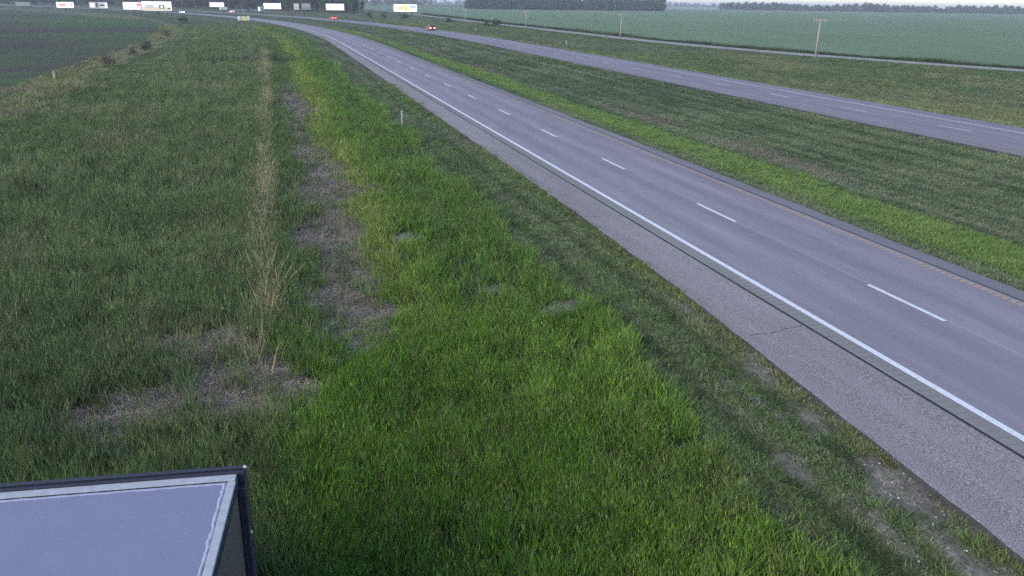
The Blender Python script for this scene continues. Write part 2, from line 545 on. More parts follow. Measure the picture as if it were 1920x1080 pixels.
# ---------------------------------------------------------------- crop fields
def field_material(name, soil, crop, row_dir, row_w, cover_lo, cover_hi, patch=60):
    m, nt, b = mat(name, 0.95, 0.1)
    g = nt.nodes.new('ShaderNodeNewGeometry')
    p = g.outputs['Position']
    mp = nt.nodes.new('ShaderNodeMapping'); mp.inputs['Rotation'].default_value = (0, 0, row_dir)
    nt.links.new(p, mp.inputs[0])
    sep = nt.nodes.new('ShaderNodeSeparateXYZ'); nt.links.new(mp.outputs[0], sep.inputs[0])
    row = math_n(nt, 'SINE', math_n(nt, 'MULTIPLY', sep.outputs[0], 2*math.pi/row_w))
    st = noise(nt, scaled(nt, mp.outputs[0], (.28, .012, 1)), 1.0, 4, .6)
    big = noise(nt, scaled(nt, p, (1/patch, 1/patch, 1)), 1.0, 3, .5)
    fine = noise(nt, p, 1.3, 5, .75)
    cov = math_n(nt, 'ADD', math_n(nt, 'MULTIPLY', st, .5), math_n(nt, 'MULTIPLY', big, .5))
    cov = math_n(nt, 'ADD', cov, math_n(nt, 'MULTIPLY', row, .03))
    cov = math_n(nt, 'ADD', cov, math_n(nt, 'MULTIPLY', math_n(nt, 'SUBTRACT', fine, .5), .35))
    c = mixc(nt, ramp(nt, cov, [(cover_lo, 0.0), (cover_hi, 1.0)]), soil, crop)
    c = mixc(nt, 1.0, c, ramp(nt, fine, [(.25, .8), (.75, 1.2)]), 'MULTIPLY')
    nt.links.new(c, b.inputs['Base Color'])
    return m
M_FIELD_L = field_material('young_crop_rows', (.066, .050, .048), (.060, .100, .034), math.radians(64), 1.5, .44, .54)
M_FIELD_R = field_material('full_green_crop', (.112, .168, .090), (.150, .212, .116), math.radians(20), 1.2, .35, .65)
M_FIELD_P = field_material('pale_ripe_crop', (.22, .24, .17), (.27, .28, .20), math.radians(20), 2.0, .35, .65)
def field(name, pts, z, material):
    bm = bmesh.new()
    vs = [bm.verts.new((x, y, z)) for x, y in pts]
    f = bm.faces.new(vs)
    bmesh.ops.triangulate(bm, faces=[f])
    o = bm_obj(name, bm, material)
    return tag(o, kind='structure')
LEFT_EDGE = [(-44.4, 30), (-44.7, 73.5), (-46.4, 94.3), (-46.0, 121.3), (-46.9, 165.9), (-49.3, 252.9), (-52.6, 330), (-56.5, 366), (-66, 398), (-93.1, 438), (-161, 524), (-300, 640), (-700, 720)]
field('crop_field_left', LEFT_EDGE+[(-900, 600), (-900, 30)], -.78, M_FIELD_L)
ge = [(x+5.2, y+2.0) for x, y in GRAVEL]
field('crop_field_right', [(150, 40)]+ge[1:]+[(130, 1500), (2600, 1800), (2600, -100), (400, -100)], -.60, M_FIELD_R)
field('far_pale_field', [(620, 1560), (900, 2900), (2900, 2900), (2600, 1830), (1400, 1680)], -.50, M_FIELD_P)

# ---------------------------------------------------------------- grasses
def blade(V, F, base, lean, h, w, ang, bend, segs=2):
    """one tapering, drooping blade; lean and bend are horizontal vectors"""
    side = Vector((math.cos(ang), math.sin(ang), 0))*w/2
    k = len(V)
    for i in range(segs):
        u = i/segs
        p = base+lean*(u*h)+bend*(u*u*h)+Vector((0, 0, h*u*(1-.18*u*bend.length)))
        s = side*(1-.45*u)
        V += [p-s, p+s]
        if i: F.append((k+2*i-2, k+2*i-1, k+2*i+1, k+2*i))
    tip = base+lean*h+bend*h+Vector((0, 0, h*(1-.18*bend.length)))
    V.append(tip); n = k+2*segs
    F.append((n-2, n-1, n))

proto_col = bpy.data.collections.new('plant_prototypes')      # only used as instance sources of the stuff below
def tuft_mesh(name, count, hmin, hmax, w, spread, splay, droop, mat_, seed, segs=2, flat=False, head=None, lay=.9):
    r = random.Random(seed)
    V, F = [], []
    for i in range(count):
        a = r.uniform(0, 2*math.pi); q = spread*math.sqrt(r.random())
        base = Vector((q*math.cos(a), q*math.sin(a), 0 if not flat else r.uniform(.0, .06)))
        b = a+r.uniform(-1.0, 1.0)
        out = Vector((math.cos(b), math.sin(b), 0))
        h = r.uniform(hmin, hmax)
        if flat:
            b = r.gauss(math.pi/2, lay)+r.choice((0, math.pi)); q2 = spread*r.random()
            base = Vector((q2*math.cos(a), q2*math.sin(a)*1.6, r.uniform(0, .05)))
            dv = Vector((math.cos(b), math.sin(b), r.uniform(-.06, .22)))*h
            s = Vector((-math.sin(b), math.cos(b), 0))*w/2; k = len(V)
            V += [base-s, base+s, base+dv+s*.6, base+dv-s*.6]; F.append((k, k+1, k+2, k+3))
        else:
            blade(V, F, base, out*r.uniform(0, splay), h, w*r.uniform(.7, 1.3), r.uniform(0, math.pi), out*r.uniform(0, droop), segs)
            if head and r.random() < head:
                # seed head: a slim spindle on top
                top = base+out*splay*.3*h+Vector((0, 0, h*1.15)); hw = w*.9
                k = len(V)
                V += [top, top+Vector((hw, 0, .05)), top+Vector((0, hw, .05)), top+Vector((0, 0, .13))]
                F += [(k, k+1, k+3), (k, k+2, k+3), (k+1, k+2, k+3)]
    me = bpy.data.meshes.new(name); me.from_pydata([tuple(v) for v in V], [], F); me.update()
    me.materials.append(mat_)
    o = bpy.data.objects.new(name, me)
    return o

def plant_material(name, trans=.25, rough=.5, var=.5):
    m, nt, b = mat(name, rough, 0.25)
    a = N(nt, 'ShaderNodeAttribute', attribute_name='tint'); a.attribute_type = 'INSTANCER'
    g = nt.nodes.new('ShaderNodeNewGeometry')
    rnd = g.outputs['Random Per Island']
    c = mixc(nt, 1.0, a.outputs['Color'], ramp(nt, rnd, [(0.0, 1-var), (1.0, 1+var)]), 'MULTIPLY')
    # some blades yellow with age
    c = mixc(nt, ramp(nt, rnd, [(.86, 0.0), (.90, .5)]), c, (.24, .21, .09))
    nt.links.new(c, b.inputs['Base Color'])
    t = nt.nodes.new('ShaderNodeBsdfTranslucent'); nt.links.new(c, t.inputs[0])
    ms = nt.nodes.new('ShaderNodeMixShader'); ms.inputs[0].default_value = trans
    nt.links.new(b.outputs[0], ms.inputs[1]); nt.links.new(t.outputs[0], ms.inputs[2])
    nt.links.new(ms.outputs[0], nt.nodes['Material Output'].inputs[0])
    return m
M_GRASS = plant_material('grass_blades')
M_STRAW = plant_material('dry_stems', .1, .8, .4)

def scatter(name, protos, P, rotz, tilt, scl, tint, label, cat):
    """one stuff object: a point per tuft, the tuft meshes instanced on them"""
    col = bpy.data.collections.new(name+'_sources')
    for o in protos: col.objects.link(o)
    n = len(P)
    me = bpy.data.meshes.new(name)
    me.vertices.add(n)
    me.vertices.foreach_set('co', P.astype(np.float32).ravel())
    def attr(nm, typ, key, arr):
        at_ = me.attributes.new(nm, typ, 'POINT'); at_.data.foreach_set(key, np.ascontiguousarray(arr, dtype=np.float32).ravel())
    attr('turn', 'FLOAT_VECTOR', 'vector', np.stack([tilt[:, 0], tilt[:, 1], rotz], -1))
    attr('grow', 'FLOAT_VECTOR', 'vector', scl)
    attr('tint', 'FLOAT_COLOR', 'color', np.concatenate([tint, np.ones((n, 1))], -1))
    o = bpy.data.objects.new(name, me); COL.objects.link(o)
    tree = bpy.data.node_groups.new(name, 'GeometryNodeTree')
    tree.interface.new_socket('Geometry', in_out='INPUT', socket_type='NodeSocketGeometry')
    tree.interface.new_socket('Geometry', in_out='OUTPUT', socket_type='NodeSocketGeometry')
    nd = tree.nodes
    gi, go = nd.new('NodeGroupInput'), nd.new('NodeGroupOutput')
    iop = nd.new('GeometryNodeInstanceOnPoints')
    ci = nd.new('GeometryNodeCollectionInfo'); ci.inputs[0].default_value = col
    ci.inputs['Separate Children'].default_value = True; ci.inputs['Reset Children'].default_value = True
    na = nd.new('GeometryNodeInputNamedAttribute'); na.data_type = 'FLOAT_VECTOR'; na.inputs[0].default_value = 'turn'
    ns = nd.new('GeometryNodeInputNamedAttribute'); ns.data_type = 'FLOAT_VECTOR'; ns.inputs[0].default_value = 'grow'
    er = nd.new('FunctionNodeEulerToRotation')
    L = tree.links
    L.new(gi.outputs[0], iop.inputs['Points']); L.new(ci.outputs[0], iop.inputs['Instance'])
    iop.inputs['Pick Instance'].default_value = True
    L.new(na.outputs[0], er.inputs[0]); L.new(er.outputs[0], iop.inputs['Rotation']); L.new(ns.outputs[0], iop.inputs['Scale'])
    L.new(iop.outputs[0], go.inputs[0])
    md = o.modifiers.new('scatter', 'NODES'); md.node_group = tree
    tag(o, label, cat, kind='stuff')
    return o

HALF = math.radians(38)
def sample(dens_bands, xr, yr):
    """random ground points, fewer with distance, a little beyond what the camera sees"""
    out = []
    for (r0, r1, dens) in dens_bands:
        x0, x1 = max(xr[0], CAM.x-r1), min(xr[1], CAM.x+r1)
        y0, y1 = max(yr[0], CAM.y-6), min(yr[1], CAM.y+r1)
        n = int((x1-x0)*(y1-y0)*dens)
        if n <= 0: continue
        p = RNG.uniform((x0, y0), (x1, y1), (n, 2))
        v = p-np.array((CAM.x, CAM.y))
        r = np.hypot(v[:, 0], v[:, 1]); a = np.arctan2(v[:, 0], v[:, 1])-YAW
        k = (r >= r0) & (r < r1) & (np.abs(a) < HALF)
        p = p[k]
        out.append(np.concatenate([p, r[k][:, None]], 1))
    return np.concatenate(out)

SHELTER = (-19.75, -8.18)
def in_shelter(x, y):
    return (x < -19.55) & (x > -25.6) & (y < -7.75+.1*(-19.75-x)) & (y > -13)

def jitter(c, s=.18):
    return np.clip(c*(1+RNG.normal(0, s, (len(c), 1)))*(1+RNG.normal(0, .06, c.shape)), .004, 1)

# tall unmown grass on the left verge and ditch flank
TALL = [tuft_mesh('tall_tuft', 18, .20, .58, .015, .13, .35, .45, M_GRASS, 100+i, 2, head=.12) for i in range(5)]
bands = [(8, 16, 90), (16, 26, 56), (26, 45, 26), (45, 80, 11), (80, 140, 4.5), (140, 330, 1.0)]
S = sample(bands, (-60, -6.5), (-20, 330))
x, y, r = S.T
d, t = d_of(x, y), t_of(x, y)
dead = dead_amt(x, y); bare = bare_amt(x, y)
keep = (d < mow_edge(t)-.02) & (d > -47) & ~in_shelter(x, y)
keep &= RNG.random(len(x)) > np.clip(dead*1.35, 0, .88)
keep &= RNG.random(len(x)) > np.clip(bare*2.0, 0, .98)
# clumps and gaps
keep &= RNG.random(len(x)) < np.clip((vnoise(x, y, np.clip(r/45, .35, 3), 91)*.6+vnoise(x, y, .9, 92)*.4)*2.0-.25, .3, 1)
x, y, r, d, t, dead = x[keep], y[keep], r[keep], d[keep], t[keep], dead[keep]
n = len(x)
P = np.stack([x, y, ground_z(x, y)-.02], -1)
far = np.clip((r-20)/70, 0, 1)
c = np.empty((n, 3))
lush = np.array((.86, 1.04, .70))
left = np.clip((-d-18.6+.8*(fbm(x, y, 3, 31)-.5))/1.2, 0, 1)          # 1 on the dull left verge
green = lerp(np.broadcast_to(C(.120, .200, .034), (n, 3)), C(.185, .265, .055), np.clip((fbm(x, y, 2.5, 32)-.4)*3, 0, 1))
yel = np.clip(1-np.abs(d+14.5+.5*np.sin(t*.06)+np.where(t > 40, .9, 0))/(1.3+.012*t), 0, 1)*np.clip((t-2)/12, 0, 1)
green = lerp(green, C(.280, .285, .095), yel*.95)
flank = np.clip((d+13.4)/1.2, 0, 1)*np.clip((t-1)/8, 0, 1)
green = lerp(green, lerp(np.broadcast_to(C(.105, .172, .048), (n, 3)), C(.140, .205, .058), np.clip((fbm(x, y, 3, 40)-.4)*3, 0, 1)), flank*.85)
lo = np.clip((-d-15.6)/1.0, 0, 1)*np.clip((t-3)/4, 0, 1)
green = lerp(green, C(.105, .145, .075), lo*.85)
dull = lerp(np.broadcast_to(C(.112, .172, .064), (n, 3)), C(.158, .218, .086), np.clip((fbm(x, y, 5, 33)-.4)*3, 0, 1))
dull = lerp(dull, C(.225, .205, .120), np.clip((fbm(x, y*.4, 6, 34)-.60)*5, 0, .5))
fe = np.clip((-d-39.0+1.5*(fbm(x, y, 4, 35)-.5))/2.0, 0, 1)
dull = lerp(dull, lerp(np.broadcast_to(C(.200, .235, .090), (n, 3)), C(.270, .240, .150), np.clip((fbm(x, y, 5, 38)-.42)*4, 0, 1)), fe*.95)
nearleft = np.clip((6-t)/10, 0, 1)
c = lerp(green*lush, dull, left)
edge = np.clip(1-(mow_edge(t)-d)/.6, 0, 1)
c = lerp(c, C(.175, .280, .060), edge*.55)
sg = np.clip((fbm(x, y, 4, 36)-.5)*5, 0, 1)*np.clip((d+13)/2.5, 0, 1)*np.clip((-t)/6, 0, 1)
c = lerp(c, C(.180, .190, .085), sg*.6)
hgt = (.55+.6*fbm(x, y, 2.2, 37))*RNG.uniform(.8, 1.2, n)
cross = np.exp(-((y-129-.25*(d+20))/4.0)**2)*((d > -30) & (d < -13.5))
c = lerp(c, C(.050, .085, .038), cross*.9)
hgt = hgt*(1+1.2*cross)
hgt = hgt*np.interp(d, [-44, -38, -32, -18, -15, -12, -10.4, -9.6], [.6, .9, 1.6, 1.45, 1.3, 1.0, 1.0, 1.15])
wid = np.interp(r, [8, 26, 45, 80, 140, 330], [1.0, 1.2, 1.6, 2.2, 3.0, 5.0])
scl = np.stack([wid, wid, hgt*np.interp(r, [8, 100, 330], [1, 1.1, 1.2])], -1)
lean = RNG.normal(0, .13, (n, 2))+np.stack([-.08-.05*left, -.05-.22*left*(.5+fbm(x, y, 6, 39))], -1)
scatter('tall_grass', TALL, P, RNG.normal(0, 1.0, n), lean, scl, jitter(c, .30),
        'tall unmown green grass covering the verge and ditch left of the highway', 'grass')

# grass gone to seed among the blades
SEED = [tuft_mesh('seed_stalks', 5, .5, .8, .007, .12, .25, .2, M_STRAW, 150+i, 2, head=.9) for i in range(3)]
S = sample([(8, 20, 7), (20, 40, 4), (40, 80, 1.2)], (-40, -9.7), (-14, 80))
x, y, r = S.T; d, t = d_of(x, y), t_of(x, y)
k = (d < mow_edge(t)-.1) & ~in_shelter(x, y) & (RNG.random(len(x)) < np.clip((fbm(x, y, 3.5, 93)-.38)*4, .05, 1)*np.where(d < -18.5, .6, 1))
x, y, r, d = x[k], y[k], r[k], d[k]; n = len(x)
w = np.interp(r, [8, 30, 80], [1, 1.5, 2.6]); h = RNG.uniform(.75, 1.15, n)*np.interp(d, [-20, -12, -9.7], [1.15, .85, .7])
c = lerp(np.broadcast_to(C(.200, .220, .085), (n, 3)), C(.300, .270, .150), RNG.random(n))
scatter('grass_seed_heads', SEED, np.stack([x, y, ground_z(x, y)-.02], -1), RNG.uniform(0, 6.283, n), RNG.normal(0, .12, (n, 2)), np.stack([w, w, h], -1), jitter(c),
        'straw coloured seed heads standing among the tall grass', 'grass')

# mown strips: left of the shoulder, and the median
SHORT = [tuft_mesh('short_tuft', 26, .05, .13, .011, .14, .9, .9, M_GRASS, 200+i, 2) for i in range(4)]
S = sample([(8, 18, 85), (18, 30, 45), (30, 55, 18), (55, 100, 5)], (-12, -4.5), (-20, 110))
x, y, r = S.T; d, t = d_of(x, y), t_of(x, y)
bare = bare_amt(x, y)
keep = (d > mow_edge(t)-.1) & (d < shoulder_edge(t)+.06-.16*RNG.random(len(x))) & (RNG.random(len(x)) > np.clip(bare*2.2, 0, .97))
thin = fbm(x, y, 1.1, 41)
keep &= RNG.random(len(x)) < np.clip(.35+1.3*thin, 0, 1)
x, y, r, d, t = x[keep], y[keep], r[keep], d[keep], t[keep]
A = (x, y, r, d, t)
n = len(x)
k = np.clip((fbm(x, y, 1.7, 42)-.35)*2.6, 0, 1)
c1 = lerp(np.broadcast_to(C(.115, .190, .062), (n, 3)), C(.150, .260, .066), k)
strp = .5+.5*np.sin(d*9.0+.4*np.sin(t*.3))
rut = np.maximum(np.exp(-((d+7.55-.1*np.sin(t*.2))/.19)**2), np.exp(-((d+8.95-.1*np.sin(t*.2))/.19)**2))
c1 = lerp(c1, C(.220, .250, .135), np.clip((fbm(d, t*.03, .5, 47)-.45)*4, 0, 1)*.7)
c1 = lerp(c1, C(.055, .090, .038), rut*.92)
ridge = np.maximum(np.exp(-((d+7.95-.1*np.sin(t*.2))/.14)**2), np.exp(-((d+9.3-.1*np.sin(t*.2))/.14)**2))
c1 = lerp(c1, C(.215, .270, .120), ridge*.6)
c1 = lerp(c1, C(.190, .175, .050), np.clip(1-(shoulder_edge(t)-d)/.7, 0, 1)*.55)
h1 = .6+.9*fbm(x, y, 1.4, 43)+.5*np.clip(1-(shoulder_edge(t)-d)/.7, 0, 1)
w1 = np.interp(r, [8, 30, 55, 100], [1, 1.3, 2, 3.4])
P1 = np.stack([x, y, ground_z(x, y)-.01], -1); S1 = np.stack([w1, w1, h1*np.interp(r, [8, 100], [1, 1.6])], -1)
S = sample([(20, 45, 20), (45, 80, 10), (80, 150, 3.2), (150, 330, .6)], (-8, 30), (-20, 320))
x, y, r = S.T; d, t = d_of(x, y), t_of(x, y)
keep = (d > 4.93) & (d < 27.0)
x, y, r, d, t = x[keep], y[keep], r[keep], d[keep], t[keep]
n = len(x)
e = 11.2+.5*np.sin(t*.08)+.3*np.sin(t*.31)
br = np.clip((e-d)/.7, 0, 1)*np.clip((d-5.9)/.9, 0, 1)
wind = .5+.5*np.sin(d*4.3+.5*np.sin(t*.11))
c2 = lerp(np.broadcast_to(C(.078, .132, .052), (n, 3)), C(.225, .270, .145), np.clip((fbm(d+.25*np.sin(t*.05), t*.018, .5, 8)-.36)*2.6+(fbm(x, y, 7, 94)-.5)*1.2+.05, 0, 1))
straw = np.clip(1-np.abs(d-12.9-1.0*np.sin(t*.045))/2.0, 0, 1)*np.clip((fbm(x, y*.3, 3, 9)-.35)*4, 0, 1)
c2 = lerp(c2, C(.250, .200, .150), straw*.9)
c2 = lerp(c2, lerp(np.broadcast_to(C(.150, .240, .056), (n, 3)), C(.205, .285, .080), np.clip((fbm(x, y, 2, 44)-.3)*2.5, 0, 1)), br)
h2 = .6+.5*fbm(x, y, 2.2, 45)+br*.25
h2 = h2*np.where((d > 16) & (d < 26) & (fbm(x, y, 9, 46) > .62), 1.7, 1)
w2 = np.interp(r, [20, 45, 80, 150, 330], [1.3, 1.5, 1.9, 3.0, 6])
P2 = np.stack([x, y, ground_z(x, y)-.01], -1); S2 = np.stack([w2, w2, h2*np.interp(r, [20, 330], [1.1, 2.0])], -1)
n1, n2 = len(P1), len(P2)
scatter('mown_grass', SHORT, P1, RNG.uniform(0, 6.283, n1), RNG.normal(0, .1, (n1, 2)), S1, jitter(c1, .22),
        'short mown grass strip between the tall grass and the asphalt shoulder', 'grass')
SHORT2 = [tuft_mesh('median_tuft', 24, .06, .17, .012, .14, .8, .8, M_GRASS, 260+i, 2) for i in range(4)]
scatter('median_grass', SHORT2, P2, RNG.uniform(0, 6.283, n2), RNG.normal(0, .1, (n2, 2)), S2, jitter(c2, .15),
        'mown grass of the median between the two carriageways', 'grass')

# rough verge beyond the far carriageway
S = sample([(50, 100, 4.5), (100, 180, 1.8), (180, 420, .4)], (30, 110), (-20, 420))
x, y, r = S.T; d, t = d_of(x, y), t_of(x, y); g = gravel_d(x, y)
keep = (d > 38.8) & (g < -3.3)
x, y, r, d, t, g = x[keep], y[keep], r[keep], d[keep], t[keep], g[keep]
n = len(x)
k = np.clip((fbm(x, y*.35, 6, 12)-.38)*3, 0, 1)
c = lerp(np.broadcast_to(C(.108, .160, .060), (n, 3)), C(.195, .212, .095), k)
c = lerp(c, C(.260, .290, .130), np.clip(1-np.abs(d-39.8)/1.0, 0, 1)*.8)
dk = np.clip(1-np.abs(g+8)/4.5, 0, 1)
c = lerp(c, C(.070, .110, .050), dk*.85)
w = np.interp(r, [50, 100, 180, 420], [1.8, 2.6, 4.0, 7])
h = (.40+.4*fbm(x, y, 4, 48)+.4*dk)*np.interp(r, [50, 420], [1, 1.5])
TALL2 = [tuft_mesh('verge_tuft', 18, .2, .5, .011, .13, .4, .5, M_GRASS, 300+i, 2) for i in range(4)]
scatter('verge_grass', TALL2, np.stack([x, y, ground_z(x, y)-.02], -1), RNG.uniform(0, 6.283, n), RNG.normal(0, .1, (n, 2)), np.stack([w, w, h], -1), jitter(c),
        'rough grass verge between the far carriageway and the gravel road', 'grass')

# dark weeds along the field side of the gravel road
m_ = 5200
yy = RNG.uniform(60, 620, m_)*1.0
off = 3.9+np.abs(RNG.normal(0, .8, m_))
xx = np.interp(yy, gy, gx)+off/.9
w = np.interp(yy, [60, 620], [2.2, 7]); hh = (.5+1.1*fbm(xx, yy, 14, 51))*np.interp(yy, [60, 620], [1.3, 2.0])
c = lerp(np.broadcast_to(C(.035, .055, .028), (m_, 3)), C(.075, .105, .050), np.clip((fbm(xx, yy, 22, 52)-.4)*4, 0, 1))
WEED = [tuft_mesh('weed_tuft', 22, .25, .6, .018, .16, .4, .5, M_GRASS, 330+i, 2) for i in range(3)]
scatter('roadside_weeds', WEED, np.stack([xx, yy, np.full(m_, -.85)], -1), RNG.uniform(0, 6.283, m_), RNG.normal(0, .1, (m_, 2)), np.stack([w, w, hh], -1), jitter(c),
        'dark weeds along the field side of the gravel road', 'weeds')

# standing dead reeds along the ditch, and flattened ones on its floor
REED = [tuft_mesh('reed_tuft', 8, .5, 1.2, .013, .12, .25, .22, M_STRAW, 400+i, 2, head=.3) for i in range(4)]
pts = []
for (cnt, y0, y1, sx) in ((330, 5, 40, .20), (470, 40, 150, .16), (30, 1, 6, .8)):
    yy = RNG.uniform(y0, y1, cnt); xx = -19.65+RNG.normal(0, sx, cnt)+.15*np.sin(yy*.3)
    k = RNG.random(cnt) < np.clip(-.25+2.2*fbm(xx*0+3, yy, 7, 61), .06, 1)
    pts.append(np.stack([xx[k], yy[k]], -1))
# scattered stalks across the left verge
sx = RNG.uniform((-45, -2), (-20, 90), (5200, 2)); k = fbm(sx[:, 0], sx[:, 1]*.35, 5, 62) > .6
pts.append(sx[k])
sx = RNG.uniform((-24, 1), (-19.6, 7), (90, 2)); pts.append(sx)
pp = np.concatenate(pts); x, y = pp.T
k = ~in_shelter(x, y); x, y = x[k], y[k]; n = len(x); r = np.hypot(x-CAM.x, y-CAM.y)
onrow = np.abs(x+19.65) < 1.2
sc_ = np.where(onrow, 1.0, .75)*(.6+.6*RNG.random(n)); w = np.interp(r, [10, 60, 170], [1, 1.7, 3.0])*np.where(onrow, 1, .7)
c = lerp(np.broadcast_to(C(.27, .225, .13), (n, 3)), C(.42, .35, .23), RNG.random(n))
scatter('dry_reeds', REED, np.stack([x, y, ground_z(x, y)-.03], -1), RNG.uniform(0, 6.283, n), RNG.normal(0, .16, (n, 2)), np.stack([w, w, sc_], -1), jitter(c),
        'tan standing dead reeds in a line along the ditch', 'reeds')
LITTER = [tuft_mesh('litter_tuft', 26, .2, .7, .012, .28, 0, 0, M_STRAW, 500+i, 1, flat=True) for i in range(5)]
q = np.concatenate([RNG.uniform((-25.5, -3), (-13, 9), (5200, 2)), RNG.uniform((-20, 9), (-13, 30), (5200, 2)), RNG.uniform((-20, 30), (-14, 95), (3800, 2))])
k = (RNG.random(len(q)) < dead_amt(q[:, 0], q[:, 1])*1.3) & ~in_shelter(q[:, 0], q[:, 1])
pts = [q[k]]
pp = np.concatenate(pts); x, y = pp.T; n = len(x)
c = lerp(np.broadcast_to(C(.20, .155, .125), (n, 3)), C(.54, .45, .385), RNG.random(n)**1.5)
w = np.interp(np.hypot(x-CAM.x, y-CAM.y), [10, 40, 100], [.9, 1.3, 2.2])
scatter('flattened_stems', LITTER, np.stack([x, y, ground_z(x, y)+.0], -1), RNG.uniform(0, 6.283, n), RNG.normal(0, .08, (n, 2)), np.stack([w, w, w], -1), jitter(c, .25),
        'flattened grey brown dead stems lying on the ditch floor', 'dead stems')
# dry clippings left in lines by the mower
pts = []
for (d0, t0, t1, cnt, s_) in ((-8.05, -14, -3, 260, .075), (-8.75, -12, 2, 70, .12), (-7.9, -3, 60, 190, .14), (-8.9, 4, 70, 160, .12), (13.4, 5, 120, 500, .5), (9.9, 60, 110, 40, .4)):
    tt = RNG.uniform(t0, t1, cnt); dd = d0+RNG.normal(0, s_, cnt)+.12*np.sin(tt*.6)
    k = RNG.random(cnt) < np.clip(.1+1.5*(fbm(dd*0+d0, tt, 2.2, 71)-.2), 0, 1)
    pts.append(np.stack([dd[k], tt[k]], -1))
pp = np.concatenate(pts); x, y = pp.T; n = len(x)
CLIP = [tuft_mesh('clipping_tuft', 12, .05, .17, .008, .12, 0, 0, M_STRAW, 600+i, 1, flat=True, lay=.5) for i in range(4)]
w = np.interp(np.hypot(x-CAM.x, y-CAM.y), [10, 60, 150], [1.0, 2.0, 3.5])
c = lerp(np.broadcast_to(C(.15, .15, .10), (n, 3)), C(.27, .26, .20), RNG.random(n))
scatter('grass_clippings', CLIP, np.stack([x, y, ground_z(x, y)+.03], -1), RNG.uniform(-.6, .6, n), RNG.normal(0, .06, (n, 2)), np.stack([w, w, w], -1), jitter(c),
        'pale dry clippings lying in lines on the mown strips', 'clippings')

# loose stones on the bare patches and along the pavement edge
def pebble_mesh(name, seed):
    r = random.Random(seed)
    bm = bmesh.new(); bmesh.ops.create_icosphere(bm, subdivisions=1, radius=1.0)
    for v in bm.verts: v.co = v.co*r.uniform(.75, 1.2); v.co.z *= .6
    me_ = bpy.data.meshes.new(name); bm.to_mesh(me_); bm.free(); me_.materials.append(M_STONE)
    return bpy.data.objects.new(name, me_)
M_STONE = plant_material('loose_stone', 0.0, .9, .4)
q = RNG.uniform((-14.5, -14), (-5.6, 60), (90000, 2)); t = q[:, 1]
k = RNG.random(len(q)) < np.maximum(bare_amt(q[:, 0], q[:, 1])*.30, .35*np.exp(-np.abs(q[:, 0]-shoulder_edge(t)+.12)/.10))
k &= RNG.random(len(q)) < np.clip(1.3-(t+14)/45, .1, 1)
q = q[k]; n = len(q)
zz = np.where(q[:, 0] > shoulder_edge(q[:, 1]), -.07, ground_z(q[:, 0], q[:, 1])+.006)
w = RNG.uniform(.008, .028, n)
scatter('loose_stones', [pebble_mesh('pebble', i) for i in range(3)], np.stack([q[:, 0], q[:, 1], zz], -1), RNG.uniform(0, 6.283, n), RNG.normal(0, .2, (n, 2)), np.stack([w, w, w], -1),
        jitter(lerp(np.broadcast_to(C(.13, .115, .105), (n, 3)), C(.36, .33, .31), RNG.random(n)), .2), 'loose grey stones on bare soil beside the shoulder', 'stones')

# ---------------------------------------------------------------- trees and shrubs
def leaf_material(name, c0, c1):
    m, nt, b = mat(name, 0.7, 0.2)
    g = nt.nodes.new('ShaderNodeNewGeometry')
    oi = nt.nodes.new('ShaderNodeObjectInfo')
    n = noise(nt, g.outputs['Position'], .35, 3)
    f = math_n(nt, 'ADD', math_n(nt, 'MULTIPLY', g.outputs['Random Per Island'], .5), math_n(nt, 'MULTIPLY', n, .5))
    c = mixc(nt, f, c0, c1)
    c = mixc(nt, 1.0, c, ramp(nt, oi.outputs['Random'], [(0, .75), (1, 1.25)]), 'MULTIPLY')
    nt.links.new(c, b.inputs['Base Color'])
    return m
M_LEAF = leaf_material('tree_leaves', (.040, .062, .036), (.085, .115, .060))
M_LEAF_D = leaf_material('dark_leaves', (.028, .042, .026), (.060, .080, .044))
M_TWIG = leaf_material('dry_shrub_leaves', (.110, .090, .072), (.190, .155, .115))
M_BARK = plain('bark', (.075, .060, .050), .9, .1, .3, 3)

